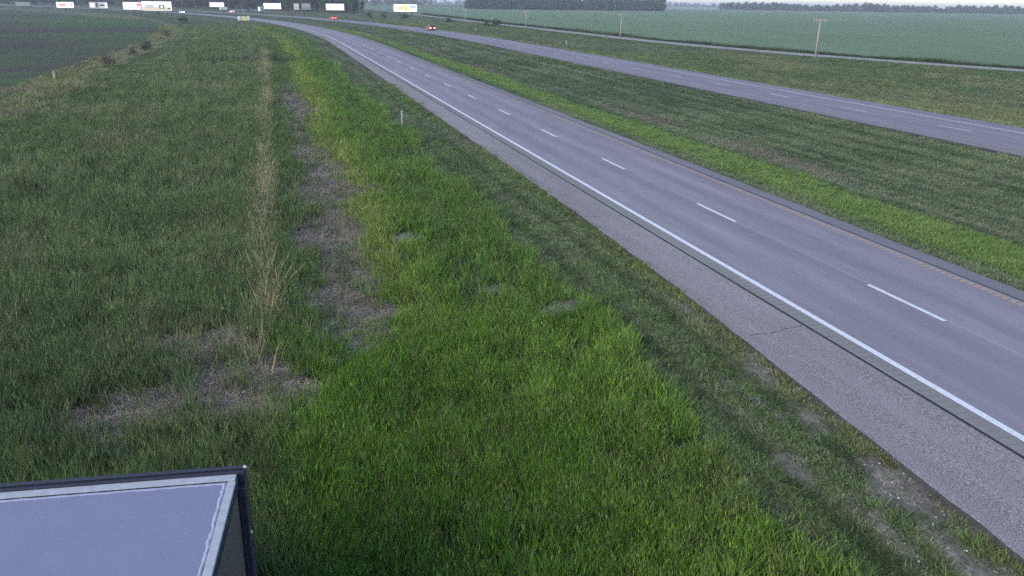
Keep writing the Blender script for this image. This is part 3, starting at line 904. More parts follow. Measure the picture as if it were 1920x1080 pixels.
def tree_parts(height, width, seed, leaves=900, leaf=.55, trunk_h=.22, mat_leaf=None):
    """returns (trunk mesh, crown mesh), base at the origin"""
    r = random.Random(seed)
    bm = bmesh.new()
    top = height*.72
    tube(bm, (0, 0, -.3), (r.uniform(-.2, .2), r.uniform(-.2, .2), height*.4), height*.022, height*.014, 7)
    tube(bm, (0, 0, height*.38), (r.uniform(-.5, .5), r.uniform(-.5, .5), top), height*.014, height*.004, 6)
    lobes = []
    for i in range(9):
        a = r.uniform(0, 6.28); hz = r.uniform(trunk_h+.12, .86)*height
        q = width/2*r.uniform(.25, .72)*(1-.45*max(0, hz/height-.5))
        e = Vector((q*math.cos(a), q*math.sin(a), hz))
        tube(bm, (0, 0, hz*.62), e, height*.008, height*.002, 5, False)
        lobes.append((e, width*r.uniform(.17, .28)))
    lobes.append((Vector((0, 0, height*.86)), width*.2))
    me_t = bpy.data.meshes.new('trunk'); bm.to_mesh(me_t); bm.free(); me_t.materials.append(M_BARK)
    V, F = [], []
    for i in range(leaves):
        c, rad = r.choice(lobes)
        v = Vector((r.gauss(0, 1), r.gauss(0, 1), r.gauss(0, 1))).normalized()*rad*(.45+.65*r.random()**.5)
        v.z *= .85
        p = c+v
        if p.z < height*trunk_h*.8: continue
        s = leaf*r.uniform(.5, 1.3)
        nrm = (v.normalized()+Vector((r.gauss(0, .5), r.gauss(0, .5), r.gauss(0, .5)+.3))).normalized()
        u = nrm.orthogonal().normalized(); w_ = nrm.cross(u)
        an = r.uniform(0, 6.28); u, w_ = u*math.cos(an)+w_*math.sin(an), w_*math.cos(an)-u*math.sin(an)
        k = len(V)
        V += [p-u*s*.5, p-w_*s*.32+nrm*s*.1, p+u*s*.55, p+w_*s*.35-nrm*s*.08]; F.append((k, k+1, k+2, k+3))
    me_c = bpy.data.meshes.new('crown'); me_c.from_pydata([tuple(v) for v in V], [], F); me_c.update()
    me_c.materials.append(mat_leaf or M_LEAF)
    return me_t, me_c

def tree(name, loc, parts, label, cat, scale=1.0, rz=0.0, group=None):
    o = empty(name, loc, rz); o.scale = (scale,)*3
    for nm, me_ in zip(('trunk', 'crown'), parts):
        c = bpy.data.objects.new(nm, me_); COL.objects.link(c); c.parent = o
    return tag(o, label, cat, group)

def joined_tree(parts, name):
    bm = bmesh.new()
    bm.from_mesh(parts[0]); k = len(bm.faces)
    bm.from_mesh(parts[1])
    bm.faces.ensure_lookup_table()
    for i, f in enumerate(bm.faces): f.material_index = 0 if i < k else 1
    me_ = bpy.data.meshes.new(name); bm.to_mesh(me_); bm.free()
    me_.materials.append(parts[0].materials[0]); me_.materials.append(parts[1].materials[0])
    return bpy.data.objects.new(name, me_)

BELT_T = [tree_parts(h, w, 700+i, 1500, .75, .08, M_LEAF_D if i % 2 else M_LEAF) for i, (h, w) in enumerate(((17, 12), (20, 13), (15, 12), (13, 11), (18, 10), (12, 12)))]
BELT = [joined_tree(p, 'belt_tree') for p in BELT_T]
# belt beyond the bend, along the outside of the far carriageway
q = []
rr = random.Random(5)
for i in range(560):
    t = rr.uniform(560, 1330); dd = rr.uniform(134, 205)
    p = at(dd, t)
    q.append((p.x, p.y))
q = np.array(q)
az = np.arctan2(q[:, 0]-CAM.x, q[:, 1]-CAM.y)
q = q[(az < math.radians(5.6))]
n = len(q)
s = RNG.uniform(.75, 1.2, n)
scatter('tree_belt', BELT, np.concatenate([q, np.full((n, 1), -.7)], 1), RNG.uniform(0, 6.283, n), np.zeros((n, 2)), np.stack([s, s, s], -1), np.ones((n, 3)),
        'dense belt of trees behind the billboards along the far bend', 'woods')
# square wood standing in the right-hand field
WOOD = [joined_tree(tree_parts(h, w, 740+i, 1500, .8, .04, M_LEAF_D), 'wood_tree') for i, (h, w) in enumerate(((14, 12), (16, 11), (13, 12), (15, 13)))]
q = []
for i in range(560):
    a, b_ = rr.random(), rr.random()**1.6
    q.append((236+a*(533-236)+b_*60, 1108+a*26+b_*160))
q = np.array(q); n = len(q); s = RNG.uniform(.8, 1.15, n)
scatter('woodlot', WOOD, np.concatenate([q, np.full((n, 1), -.7)], 1), RNG.uniform(0, 6.283, n), np.zeros((n, 2)), np.stack([s, s, s], -1), np.ones((n, 3)),
        'dark straight edged wood standing in the green field', 'woods')
# shelterbelts on the horizon
FARW = [joined_tree(tree_parts(h, w, 760+i, 420, 1.6, .0, M_LEAF_D), 'horizon_tree') for i, (h, w) in enumerate(((15, 14), (12, 15), (17, 13)))]
q, sz = [], []
def belt_line(p0, p1, n_, depth, s0, s1):
    for i in range(n_):
        a = rr.random()
        q.append((p0[0]+(p1[0]-p0[0])*a+rr.uniform(-depth, depth), p0[1]+(p1[1]-p0[1])*a+rr.uniform(0, depth)))
        sz.append(rr.uniform(s0, s1)*(1+.12*math.sin(a*23)+.12*math.sin(a*61)))
belt_line((940, 1650), (1700, 1270), 620, 30, .6, .95)
belt_line((1250, 3300), (2200, 3100), 200, 60, .8, 1.2)
belt_line((160, 2900), (1250, 3300), 160, 60, .7, 1.1)
belt_line((120, 1900), (330, 1960), 40, 25, .7, 1.0)
q = np.array(q); n = len(q); s = np.array(sz)
scatter('horizon_shelterbelt', FARW, np.concatenate([q, np.full((n, 1), -.9)], 1), RNG.uniform(0, 6.283, n), np.zeros((n, 2)), np.stack([s*1.2, s*1.2, s], -1), np.ones((n, 3)),
        'thin lines of trees along the horizon', 'woods')

# trees that can be told apart in front of the belt
NEAR_T = [tree_parts(h, w, 800+i, 1300, .6, .1, M_LEAF) for i, (h, w) in enumerate(((11, 8), (13, 6.5), (9, 8.5)))]
def by_px(azdeg, dist): return (CAM.x+dist*math.sin(math.radians(azdeg)), CAM.y+dist*math.cos(math.radians(azdeg)))
for (x, y), k, s_, lb in (((-4.2, 614), 1, .95, 'tall narrow tree between the white lit billboard and the grey billboard pair'),
                          ((35.5, 553), 0, 1.0, 'broad green tree just right of the white billboard with a split face'),
                          ((43.9, 577), 1, .75, 'slim tree at the open end of the tree belt'),
                          ((-45.8, 722), 2, .85, 'pale bushy tree just right of the small white billboard past the bend')):
    tree('roadside_tree', (x, y, -.7), NEAR_T[k], lb, 'tree', s_, x, 'trees beside the far carriageway')
SHRUB = [tree_parts(2.6, 3.6, 830+i, 620, .28, .02, M_TWIG) for i in range(2)]
SHRUB_G = [tree_parts(2.2, 4.2, 840+i, 620, .30, .0, M_LEAF_D) for i in range(2)]
for (x, y), s_, pr, lb in (((-41.3, 112.5), .72, SHRUB[0], 'nearest brown bare twigged shrub on the left field edge'),
                       ((-41.6, 139), .6, SHRUB[1], 'brown shrub second nearest along the left field edge'),
                       ((-41.3, 158.3), .75, SHRUB_G[0], 'dark rounded shrub third along the left field edge'),
                       ((-43.1, 210.1), .8, SHRUB[0], 'small far shrub fourth along the left field edge'),
                       ((-51.0, 350), 1.1, SHRUB_G[1], 'wide grey green shrub at the corner of the left field'),
                       ((62.2, 378), 1.1, SHRUB_G[0], 'dark green bush on the verge left of the twin bushes'),
                       ((70.9, 323), 1.25, SHRUB_G[1], 'dark green bush beside the third utility pole'),
                       ((68.2, 330), .9, SHRUB_G[0], 'smaller dark bush left of the bush by the third utility pole'),
                       ((52, 445), 1.3, SHRUB_G[1], 'dark bush below the colourful billboard on two posts'),
                       ((44, 470), 1.2, SHRUB_G[0], 'dark bush left of the colourful billboard on two posts'),
                       ((37, 480), 1.2, SHRUB_G[1], 'dark bush at the left end of the bush row below the colourful billboard')):
    tree('shrub', (x, y, float(ground_z(x, y))-.05), pr, lb, 'shrub', s_, x, 'shrubs along the verges')

# ---------------------------------------------------------------- billboards
M_STEEL = plain('billboard_steel', (.10, .10, .115), .6, .3, .3, 2)
M_CAT = plain('catwalk', (.05, .05, .055), .7, .3, .3, 2)
M_BACK = plain('billboard_back', (.28, .27, .27), .7, .3, .2, 1.2)
PAL = {'white': glow('lit_white', (1.0, .95, .88), 0.42), 'hot': glow('lit_glare', (1, 1, 1), 2.2), 'cream': glow('lit_cream', (.95, .86, .66), 0.47),
       'pink': glow('lit_pink', (.95, .62, .62), 0.42), 'red': glow('lit_red', (.85, .22, .16), 0.35), 'grey': glow('lit_grey', (.55, .56, .58), 0.25),
       'dark': glow('lit_dark', (.16, .13, .13), 0.17), 'tan': glow('lit_tan', (.70, .60, .44), 0.30), 'yellow': glow('lit_yellow', (.95, .75, .25), 0.45),
       'orange': glow('lit_orange', (.85, .45, .15), 0.40), 'blue': glow('lit_blue', (.35, .45, .85), 0.38), 'lilac': glow('lit_lilac', (.75, .68, .90), 0.40),
       'unlit': plain('unlit_face', (.40, .38, .38), .7, .2, .15, .6), 'unlit2': plain('unlit_panel', (.52, .50, .46), .7, .2, .15, .6)}
def billboard(loc, face_az, w, h, lift, posts, base, art, label, ground_at=-.85):
    """face turned to face_az (direction the face looks towards, radians from +y to +x)"""
    o = empty('billboard', (loc[0], loc[1], ground_at), -face_az+math.pi)   # local -y is the face normal
    tag(o, label, 'billboard', 'roadside billboards')
    bm = bmesh.new(); box(bm, -w/2, w/2, .06, .7, lift, lift+h, .03); bm_obj('backing', bm, M_BACK, o)
    bm = bmesh.new()
    f = .26
    box(bm, -w/2-f, w/2+f, -.1, .6, lift-f, lift-.01); box(bm, -w/2-f, w/2+f, -.1, .6, lift+h+.01, lift+h+f)
    box(bm, -w/2-f, -w/2-.01, -.1, .6, lift-.01, lift+h+.01); box(bm, w/2+.01, w/2+f, -.1, .6, lift-.01, lift+h+.01)
    bm_obj('frame', bm, M_STEEL, o)
    bm = bmesh.new(); box(bm, -w/2, w/2, -.02, .05, lift, lift+h); face = bm_obj('face', bm, PAL[base], o)
    for i, (x0, x1, z0, z1, cname) in enumerate(art):
        bm = bmesh.new(); e = .024+.004*i
        box(bm, -w/2+x0*w, -w/2+x1*w, -e, -.021, lift+z0*h, lift+z1*h); bm_obj('picture', bm, PAL[cname], face)
    bm = bmesh.new(); box(bm, -w/2, w/2, -1.3, -.15, lift-.35, lift-.27); bm_obj('catwalk', bm, M_CAT, o)
    for k in range(4):
        bm = bmesh.new(); xk = -w/2+w*(k+.5)/4
        tube(bm, (xk, -.2, lift-.3), (xk, -1.9, lift-.15), .04, .04, 5); box(bm, xk-.25, xk+.25, -2.1, -1.8, lift-.2, lift-.05)
        bm_obj('flood_lamp', bm, M_CAT, o)
    for xp in posts:
        bm = bmesh.new(); tube(bm, (xp, .45, -.4), (xp, .45, lift+h*.6), .42 if len(posts) == 1 else .26, .38 if len(posts) == 1 else .26, 10)
        bm_obj('post', bm, M_STEEL, o)
    return o
def face_cam(x, y, skew=0.0): return math.atan2(CAM.x-x, CAM.y-y)+skew
BB = [
 # x, y, width, height, lift, posts, base face, artwork, skew, label
 (-199.3, 733.6, 10.5, 3.2, 1.7, [0], 'unlit', [(.1, .9, .2, .8, 'unlit2')], .15, 'dim grey unlit billboard at the left edge of the picture'),
 (-154.8, 659.7, 11.2, 3.9, 1.7, [0], 'white', [(.12, .62, .3, .75, 'pink'), (.2, .52, .4, .62, 'red'), (.8, .93, .35, .85, 'tan')], .2, 'lit billboard with red and pink patches left of the grey one'),
 (-133.4, 660.0, 12.0, 4.2, 1.6, [0], 'grey', [(.05, .3, .2, .8, 'lilac'), (.34, .5, .1, .9, 'dark'), (.55, .85, .35, .65, 'dark'), (.86, .98, .1, .9, 'cream')], .2, 'greyish billboard with dark blotches on its picture'),
 (-92.9, 530.9, 11.4, 4.1, 2.66, [0], 'white', [(.05, .5, .7, .9, 'lilac'), (.62, .98, .08, .92, 'pink'), (.66, .82, .5, .8, 'red'), (.2, .55, .25, .35, 'grey')], .1, 'white and pink billboard partly behind the largest billboard'),
 (-70.0, 437.8, 13.5, 4.25, 3.5, [.3], 'white', [(.02, .98, .04, .40, 'tan'), (.12, .40, .30, .62, 'grey'), (.58, .76, .22, .62, 'dark'), (.63, .71, .3, .52, 'white'), (.86, .95, .15, .3, 'dark')], .1, 'largest white billboard with a dark round shape, nearest on the left'),
 (-56.7, 724.6, 11.0, 3.4, 2.9, [-2.0], 'white', [(.1, .7, .35, .6, 'lilac'), (.05, .12, .2, .8, 'pink')], .05, 'white billboard just past the bend above the parked trailer'),
 (-13.8, 726.5, 13.5, 4.1, 1.9, [0], 'hot', [], .0, 'glaring blank white billboard beside the narrow tree'),
 (10.2, 658.2, 6.6, 4.4, 2.3, [0], 'unlit2', [(.55, .95, .1, .45, 'unlit')], -.05, 'unlit pale grey billboard, the right one of a pair'),
 (3.1, 653.8, 4.0, 4.4, 2.2, [0], 'unlit2', [(.1, .9, .1, .5, 'unlit')], .4, 'narrow unlit pale billboard, the left one of a pair'),
 (27.2, 597.3, 12.3, 4.2, 2.8, [-4.0, 3.5], 'white', [(.0, .10, .05, .95, 'lilac'), (.22, .28, .05, .95, 'tan'), (.4, .9, .72, .78, 'grey'), (.3, .95, .2, .26, 'cream')], .0, 'white billboard with a split face right of the grey pair'),
 (56.0, 466.8, 13.0, 3.95, 3.85, [-3.2, 3.4], 'cream', [(.02, .3, .05, .95, 'white'), (.15, .42, .25, .7, 'tan'), (.42, .55, .2, .95, 'yellow'), (.50, .62, .1, .6, 'orange'), (.62, .98, .45, .95, 'lilac'), (.7, .95, .55, .8, 'blue'), (.58, .98, .05, .42, 'white')], -.05, 'colourful cream and yellow billboard on two posts beside the far carriageway'),
]
for x, y, w, h, lift, posts, base, art, skew, lb in BB:
    billboard((x, y), face_cam(x, y, skew), w, h, lift, posts, base, art, lb)

# ---------------------------------------------------------------- utility poles
M_POLE = plain('weathered_pole', (.33, .29, .265), .9, .1, .2, 2)
M_INS = plain('insulator', (.45, .45, .44), .4, .4, .1, 3)
def utility_pole(loc, h, label, yaw=0.0):
    o = empty('utility_pole', (loc[0], loc[1], float(ground_z(*loc))), yaw)
    tag(o, label, 'utility pole', 'utility poles along the gravel road')
    bm = bmesh.new(); tube(bm, (0, 0, -.5), (.12, 0, h), .21, .15, 10); bm_obj('mast', bm, M_POLE, o, True)
    bm = bmesh.new(); box(bm, -1.15, 1.35, -.13, -.01-.0, h-.36, h-.14, .01); bm_obj('crossarm', bm, M_POLE, o)
    for s_ in (-1, 1):
        bm = bmesh.new(); tube(bm, (.1+s_*.75, -.17, h-.3), (.1+s_*.02, -.17, h-1.0), .025, .025, 5); bm_obj('brace', bm, M_POLE, o)
    for xi in (-1.05, -.55, .75, 1.25):
        bm = bmesh.new(); tube(bm, (xi, -.07, h-.14), (xi, -.07, h), .035, .055, 7); bm_obj('insulator', bm, M_INS, o)
utility_pole((82.6, 123.8), 7.6, 'nearest and tallest wooden utility pole by the gravel road', -.5)
utility_pole((78.1, 210.1), 6.9, 'second nearest wooden utility pole by the gravel road', -.35)
utility_pole((78.0, 304.3), 6.6, 'third wooden utility pole, right of the dark bush', -.3)
utility_pole((68.9, 371), 6.6, 'farthest wooden utility pole, in front of the wood', -.25)
utility_pole((46.5, 576), 7.5, 'lone utility pole right of the tree belt end', -.2)

# ---------------------------------------------------------------- marker posts
M_WPOST = plain('white_marker_plastic', (.62, .60, .58), .5, .3, .1, 5)
M_DPOST = plain('dark_marker_plastic', (.05, .05, .05), .6, .3, .2, 5)
M_REFL = plain('reflector', (.55, .50, .42), .3, .5, .1, 5)
def marker(loc, h, m_body, label, w=.055):
    o = empty('marker_post', (loc[0], loc[1], float(ground_z(*loc))), .15)
    tag(o, label, 'marker post', 'roadside marker posts')
    bm = bmesh.new()
    box(bm, -w, w, -.012, .012, -.15, h, .01)
    bm_obj('blade', bm, m_body, o)
    bm = bmesh.new(); box(bm, -w*.8, w*.8, -.018, -.0125, h-.2, h-.06); bm_obj('reflector', bm, M_REFL, o)
marker((-9.35, 44.6), 1.3, M_WPOST, 'slim white marker post at the edge of the tall grass, left of the shoulder')
marker((50.9, 178.8), .9, M_WPOST, 'white marker post on the verge right of the far carriageway', .16)
marker((12.6, 124.7), .9, M_DPOST, 'small dark marker post in the median', .09)
marker((43.4, 196), .9, M_DPOST, 'small dark marker post beside the far carriageway', .13)
marker((49.8, 270), 1.0, M_WPOST, 'white marker post behind the dark car', .17)
marker((47.1, 367), 1.1, M_WPOST, 'white marker post between the two cars with red lights', .2)
marker((-44.2, 94.1), 1.1, M_WPOST, 'pale yellow post at the left field edge', .10)

# ---------------------------------------------------------------- vehicles
M_TYRE = plain('tyre', (.02, .02, .02), .9, .1, .2, 6)
M_RIM = plain('rim', (.35, .35, .37), .4, .5, .1, 6)
M_GLASS = plain('car_glass', (.02, .025, .03), .1, .6, .1, 3)
M_TAIL = glow('tail_lamp', (1.0, .12, .08), 6.0)
M_TAILW = glow('tail_lamp_glare', (1.0, .28, .24), 2.6)
M_HEAD = glow('head_lamp', (.72, .66, 1.0), 10.0)
def paint(name, c): return plain(name, c, .3, .5, .05, 2)
def wheel(parent, x, y, r=.34):
    bm = bmesh.new(); tube(bm, (x-.11, y, r), (x+.11, y, r), r, r, 18); w = bm_obj('wheel', bm, M_TYRE, parent)
    bm = bmesh.new()
    s = 1 if x > 0 else -1
    tube(bm, (x+s*.112, y, r), (x+s*.125, y, r), r*.62, r*.55, 14); bm_obj('rim', bm, M_RIM, w)
def car(loc, rz, body, tail, head, label, suv=False):
    """local +y is forward"""
    o = empty('car', loc, rz); tag(o, label, 'car', 'vehicles on the highway')
    H_ = 1.72 if suv else 1.45
    L_, W_ = 4.7, 1.86
    # side profile (y, z), lower body
    prof = [(-L_/2, .45), (-L_/2+.05, .95), (-L_/2+.15, 1.02), (L_/2-1.25, 1.0), (L_/2-.25, .82), (L_/2, .68), (L_/2, .38), (L_/2-.3, .26), (-L_/2+.3, .26)]
    bm = bmesh.new()
    A = [bm.verts.new((-W_/2, y, z)) for y, z in prof]; B = [bm.verts.new((W_/2, y, z)) for y, z in prof]
    n = len(prof)
    for i in range(n): bm.faces.new((A[i], A[(i+1) % n], B[(i+1) % n], B[i]))
    bm.faces.new(A[::-1]); bm.faces.new(B)
    bmesh.ops.bevel(bm, geom=list(bm.edges), offset=.06, segments=2, affect='EDGES', profile=.5)
    bm_obj('body', bm, body, o, True)
    yr0, yr1 = (-L_/2+.12, L_/2-1.3)
    yt0, yt1 = (-L_/2+.45, L_/2-2.25) if suv else (-L_/2+1.0, L_/2-2.2)
    def cabin(name, m_, g, z0, z1, wl, wt):
        bm = bmesh.new()
        b_ = [(-wl, yr0+g, z0), (wl, yr0+g, z0), (wl, yr1-g, z0), (-wl, yr1-g, z0)]
        t_ = [(-wt, yt0+g*.4, z1), (wt, yt0+g*.4, z1), (wt, yt1-g*.4, z1), (-wt, yt1-g*.4, z1)]
        v = [bm.verts.new(p) for p in b_+t_]
        for f in ((3, 2, 1, 0), (4, 5, 6, 7), (0, 1, 5, 4), (1, 2, 6, 5), (2, 3, 7, 6), (3, 0, 4, 7)): bm.faces.new([v[i] for i in f])
        bmesh.ops.bevel(bm, geom=list(bm.edges), offset=.05, segments=2, affect='EDGES')
        return bm_obj(name, bm, m_, o, True)
    cabin('window_glass', M_GLASS, 0, .98, H_-.05, W_/2-.07, W_/2-.3)
    bm = bmesh.new(); box(bm, -W_/2+.27, W_/2-.27, yt0-.05, yt1+.05, H_-.1, H_, .04); bm_obj('roof', bm, body, o, True)
    for sx_ in (-1, 1):
        for yy_ in (-L_/2+.95, L_/2-.95): wheel(o, sx_*(W_/2-.1), yy_)
        bm = bmesh.new(); box(bm, sx_*.62-.24, sx_*.62+.24, -L_/2-.04, -L_/2+.03, .68, .98, .02); bm_obj('tail_lamp', bm, tail, o)
        bm = bmesh.new(); box(bm, sx_*.64-.2, sx_*.64+.2, L_/2-.04, L_/2+.05, .55, .76, .02); bm_obj('headlamp', bm, head, o)
        bm = bmesh.new(); box(bm, sx_*(W_/2+.08)-.09, sx_*(W_/2+.08)+.09, L_/2-1.75, L_/2-1.6, .98, 1.12, .03); bm_obj('door_mirror', bm, body, o)
    bm = bmesh.new(); box(bm, -W_/2+.05, W_/2-.05, -L_/2-.08, -L_/2+.1, .36, .56, .05); bm_obj('bumper', bm, body, o, True)
    return o
P_DARK = paint('dark_maroon_paint', (.28, .02, .022)); P_RED = paint('red_paint', (.45, .03, .03)); P_WH = paint('white_paint', (.72, .72, .74)); P_SIL = paint('silver_paint', (.40, .41, .44))
M_OFF = plain('unlit_lamp', (.30, .28, .27), .2, .5, .1, 4)
def on_road(d, t): return at(d, t, .012)
car(on_road(34.1, 249), heading(249), P_DARK, M_TAILW, M_OFF, 'dark red car seen from behind with glaring tail lamps, nearest on the far carriageway', True)
car(on_road(34.0, 388), heading(388), P_RED, M_TAIL, M_OFF, 'red car with red tail lamps driving away below the split face billboard', False)
car(on_road(34.0, 565), heading(565), P_WH, M_TAILW, M_OFF, 'tiny pale car driving away in the distance on the far carriageway', False)
car(on_road(-1.8, 548), heading(548)+math.pi, P_WH, M_TAIL, M_HEAD, 'oncoming white vehicle with glaring headlamps on the bend of the near carriageway', True)
i = 0
for (d, t, p_, lb) in ((82, 676, P_WH, 'white parked car nearest the white trailer beyond the bend'), (86, 676, P_SIL, 'silver parked car second from the white trailer'), (90, 677, P_WH, 'white parked car third from the trailer'),
                   (94, 677, paint('black_paint', (.02, .02, .024)), 'dark parked car in the row beyond the bend'), (98, 678, P_SIL, 'silver parked car at the right end of the parked row'), (102, 680, P_WH, 'white parked car next to the small pale shed')):
    o = car(at(d, t, -.70), heading(t)+math.pi/2*.9, p_, M_OFF, M_OFF, lb); o['group'] = 'vehicles parked beyond the bend'

# trailer parked beyond the bend, and the pale yellow one beside the near carriageway
def trailer(loc, rz, L_, W_, z0, z1, m_mid, m_end, label):
    o = empty('box_trailer', loc, rz); tag(o, label, 'trailer')
    bm = bmesh.new(); box(bm, -L_*.26, L_*.26, -W_/2, W_/2, z0, z1, .08); bm_obj('body', bm, m_mid, o)
    for s_ in (-1, 1):
        bm = bmesh.new(); box(bm, min(s_*L_*.265, s_*L_*.5), max(s_*L_*.265, s_*L_*.5), -W_/2-.02, W_/2+.02, z0-.02, z1+.03, .22); bm_obj('end_panel', bm, m_end, o, True)
        bm = bmesh.new(); box(bm, s_*L_*.262-.05, s_*L_*.262+.05, -W_/2-.05, W_/2+.05, z0, z1+.05); bm_obj('rib', bm, M_RIM, o)
        for sy in (-1, 1):
            bm = bmesh.new(); tube(bm, (s_*.45, sy*(W_/2-.15)-.12, .35), (s_*.45, sy*(W_/2-.15)+.12, .35), .36, .36, 16); bm_obj('wheel', bm, M_TYRE, o)
    bm = bmesh.new(); box(bm, -L_*.48, L_*.48, -W_/2+.2, W_/2-.2, z0-.16, z0-.02); box(bm, L_*.48, L_*.5+1.1, -.06, .06, z0-.16, z0-.06); bm_obj('chassis', bm, M_CAT, o)
    return o
M_CREAM = plain('cream_panel', (.86, .74, .38), .5, .3, .06, 2)
M_WPANEL = plain('white_panel', (.90, .86, .82), .5, .3, .05, 2)
trailer((-28.3, 371, -.62), .02, 4.9, 2.0, .40, 2.15, M_CREAM, M_WPANEL, 'pale yellow boxy trailer with white ends in the ditch beside the bend')
trailer((at(79, 686, -.7)), heading(686)-.3, 5.6, 2.4, .7, 2.7, M_WPANEL, M_WPANEL, 'white parked trailer below the white billboard past the bend')

# small pale shed by the billboards
def shed(loc, rz, L_, W_, h, label):
    o = empty('shed', loc, rz); tag(o, label, 'shed')
    bm = bmesh.new(); box(bm, -L_/2, L_/2, -W_/2, W_/2, -.3, h); bm_obj('wall', bm, M_WPANEL, o)
    bm = bmesh.new()
    v = [bm.verts.new(p) for p in ((-L_/2-.3, -W_/2-.3, h+.01), (L_/2+.3, -W_/2-.3, h+.01), (L_/2+.3, W_/2+.3, h+.01), (-L_/2-.3, W_/2+.3, h+.01), (-L_/2-.3, 0, h+1.1), (L_/2+.3, 0, h+1.1))]
    for f in ((0, 1, 5, 4), (2, 3, 4, 5), (0, 4, 3), (1, 2, 5), (3, 2, 1, 0)): bm.faces.new([v[i] for i in f])
    bm_obj('roof', bm, M_STEEL, o)
    bm = bmesh.new(); box(bm, -.6, .6, -W_/2-.04, -W_/2-.005, 0, 2.1); bm_obj('door', bm, M_BACK, o)
shed((at(113, 690, -.7)), heading(690), 4.0, 3.4, 3.2, 'small pale shed left of the glaring white billboard')

# ---------------------------------------------------------------- equipment shelter under the camera
def roof_material():
    m, nt, b = mat('roof_membrane', 0.55, 0.35)
    tc = nt.nodes.new('ShaderNodeTexCoord')
    n1 = noise(nt, tc.outputs['Object'], 1.6, 5, .65); n2 = noise(nt, tc.outputs['Object'], 60, 2, .7)
    n3 = noise(nt, scaled(nt, tc.outputs['Object'], (1, 3, 1)), 3.5, 4, .7)
    c = mixc(nt, n1, (.195, .195, .285), (.240, .240, .340))
    c = mixc(nt, 1.0, c, ramp(nt, n2, [(.3, .9), (.7, 1.1)]), 'MULTIPLY')
    c = mixc(nt, ramp(nt, n3, [(.62, 0.0), (.72, .35)]), c, (.36, .36, .44))
    c = mixc(nt, ramp(nt, n3, [(.24, .35), (.30, 0.0)]), c, (.14, .13, .16))
    nt.links.new(c, b.inputs['Base Color'])
    return m
M_ROOF = roof_material()
M_FLASH = plain('white_flashing', (.42, .42, .46), .5, .3, .35, 7)
M_NAVY = plain('navy_trim', (.030, .029, .050), .45, .4, .2, 5)
M_BEAD = plain('sealant_bead', (.38, .37, .48), .5, .3, .3, 12)
M_GAP = plain('dark_gap', (.02, .02, .025), .9, .1, .2, 8)
M_WALL = plain('shelter_wall', (.100, .082, .080), .7, .2, .15, 5)
M_RIVET = plain('bolt_head', (.48, .46, .47), .35, .5, .1, 9)
ZR = 1.7
zg = -1.0
sh = empty('equipment_shelter', (SHELTER[0], SHELTER[1], zg), -.10)
tag(sh, 'roadside equipment shelter with grey lavender roof and dark navy edge trim at lower left', 'shelter')
h = ZR-zg          # roof level above its ground
Ls, Ws = 5.6, 3.7  # local -x is left, -y towards the camera; the origin is the far right corner
bm = bmesh.new(); box(bm, -Ls+.03, -.11, -Ws+.03, -.05, -.3, h-.03); bm_obj('wall', bm, M_WALL, sh)
bm = bmesh.new(); box(bm, -Ls+.1, -.228, -Ws+.1, -.358, h-.02, h+.004); roof = bm_obj('roof', bm, M_ROOF, sh)
# flashing, back and right, with an uneven sealant bead on its inner edge
bm = bmesh.new(); box(bm, -Ls+.1, -.12, -.33, -.16, h-.025, h+.022, .006); bm_obj('back_flashing', bm, M_FLASH, sh)
bm = bmesh.new(); box(bm, -.225, -.105, -Ws+.1, -.362, h-.025, h+.018, .006); bm_obj('side_flashing', bm, M_FLASH, sh)
bm = bmesh.new(); box(bm, -Ls+.1, -.23, -.355, -.332, h-.025, h+.006); bm_obj('gap_line', bm, M_GAP, sh)
def bead(pts, r_, name):
    """one continuous, flattened run of sealant of uneven width"""
    bm = bmesh.new(); jb = random.Random(9); rings = []
    for i, p in enumerate(pts):
        a_, b_ = pts[max(0, i-1)], pts[min(len(pts)-1, i+1)]
        t_ = (b_-a_).normalized(); nr = Vector((-t_.y, t_.x, 0)); r2 = r_*jb.uniform(.75, 1.25)
        rings.append([bm.verts.new(p+nr*(r2*math.cos(q_))+Vector((0, 0, .35*r_*math.sin(q_)))) for q_ in (0, .7, 1.57, 2.44, 3.1416)])
    for A_, B_ in zip(rings, rings[1:]):
        for k_ in range(4): bm.faces.new((A_[k_], A_[k_+1], B_[k_+1], B_[k_]))
    return bm_obj(name, bm, M_BEAD, sh, True)
jr = random.Random(4)
bead([Vector((-.25-i*.09, -.39+jr.uniform(-.008, .008), h+.003)) for i in range(59)], .028, 'sealant_bead')
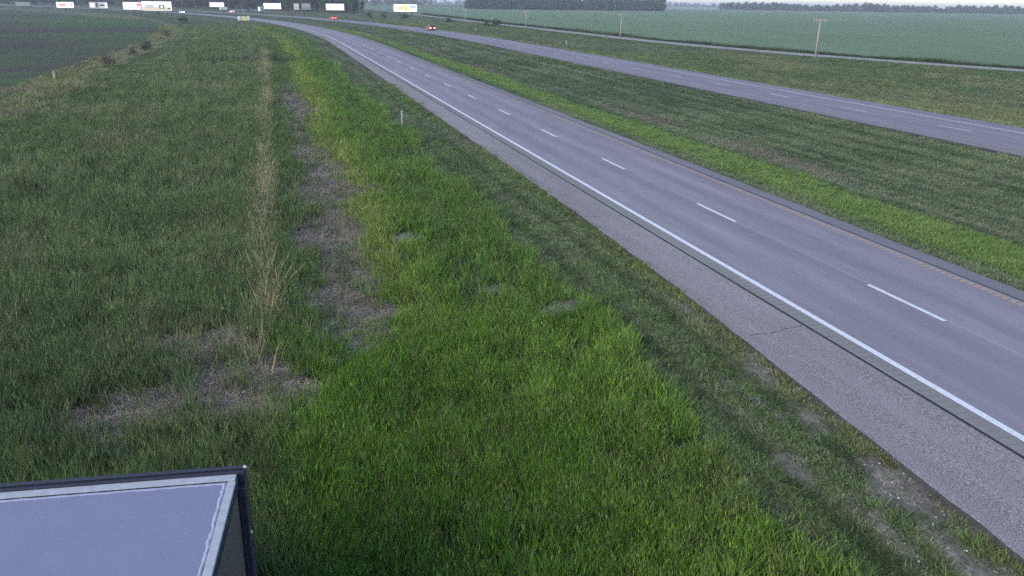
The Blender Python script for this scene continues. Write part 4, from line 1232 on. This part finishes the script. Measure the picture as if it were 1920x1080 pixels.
bead([Vector((-.262+jr.uniform(-.012, .012), -.40-i*.07, h+.003)) for i in range(46)], .03, 'sealant_bead')
# navy trim: raised kerb along the back, a corner angle down the right rear corner, cap with a groove
bm = bmesh.new(); box(bm, -Ls, .0, -.155, .06, h-.16, h+.05, .012); trim = bm_obj('back_trim', bm, M_NAVY, sh)
bm = bmesh.new(); box(bm, -Ls, -.004, -.085, -.066, h+.051, h+.062); bm_obj('trim_groove', bm, M_GAP, trim)
bm = bmesh.new(); box(bm, -.10, .0, -.155, -.158+.0, h-.15, h+.04); bm.free()
bm = bmesh.new(); box(bm, -.105, .012, -.30, .055, -.25, h-.165, .01); bm_obj('corner_post', bm, M_NAVY, sh)
bm = bmesh.new(); box(bm, -.1045, -.085, -Ws+.1, -.31, h-.16, h-.026); bm_obj('side_trim', bm, M_NAVY, sh)
for (x, y, z) in ((.0, -.02, h+.055), (.02, -.20, h-1.05), (.02, -.20, h-2.0)):
    bm = bmesh.new(); bmesh.ops.create_icosphere(bm, subdivisions=2, radius=.032); bmesh.ops.translate(bm, verts=bm.verts, vec=(x, y, z))
    bm_obj('bolt', bm, M_RIVET, sh, True)

# ---------------------------------------------------------------- evening haze
bm = bmesh.new(); box(bm, -7100, 7100, -500, 8600, -2.2, 36)
haze = bm_obj('haze', bm, None) if False else None
me = bpy.data.meshes.new('haze'); bm.to_mesh(me); bm.free()
mh = bpy.data.materials.new('haze_air'); mh.use_nodes = True
for nd in list(mh.node_tree.nodes): mh.node_tree.nodes.remove(nd)
mo = mh.node_tree.nodes.new('ShaderNodeOutputMaterial'); pv = mh.node_tree.nodes.new('ShaderNodeVolumePrincipled')
pv.inputs['Color'].default_value = (.80, .86, 1.0, 1); pv.inputs['Density'].default_value = .00021; pv.inputs['Anisotropy'].default_value = 0.0
mh.node_tree.links.new(pv.outputs[0], mo.inputs['Volume'])
me.materials.append(mh)
haze = bpy.data.objects.new('haze', me); COL.objects.link(haze); tag(haze, 'thin evening haze over the fields', 'haze', kind='stuff')
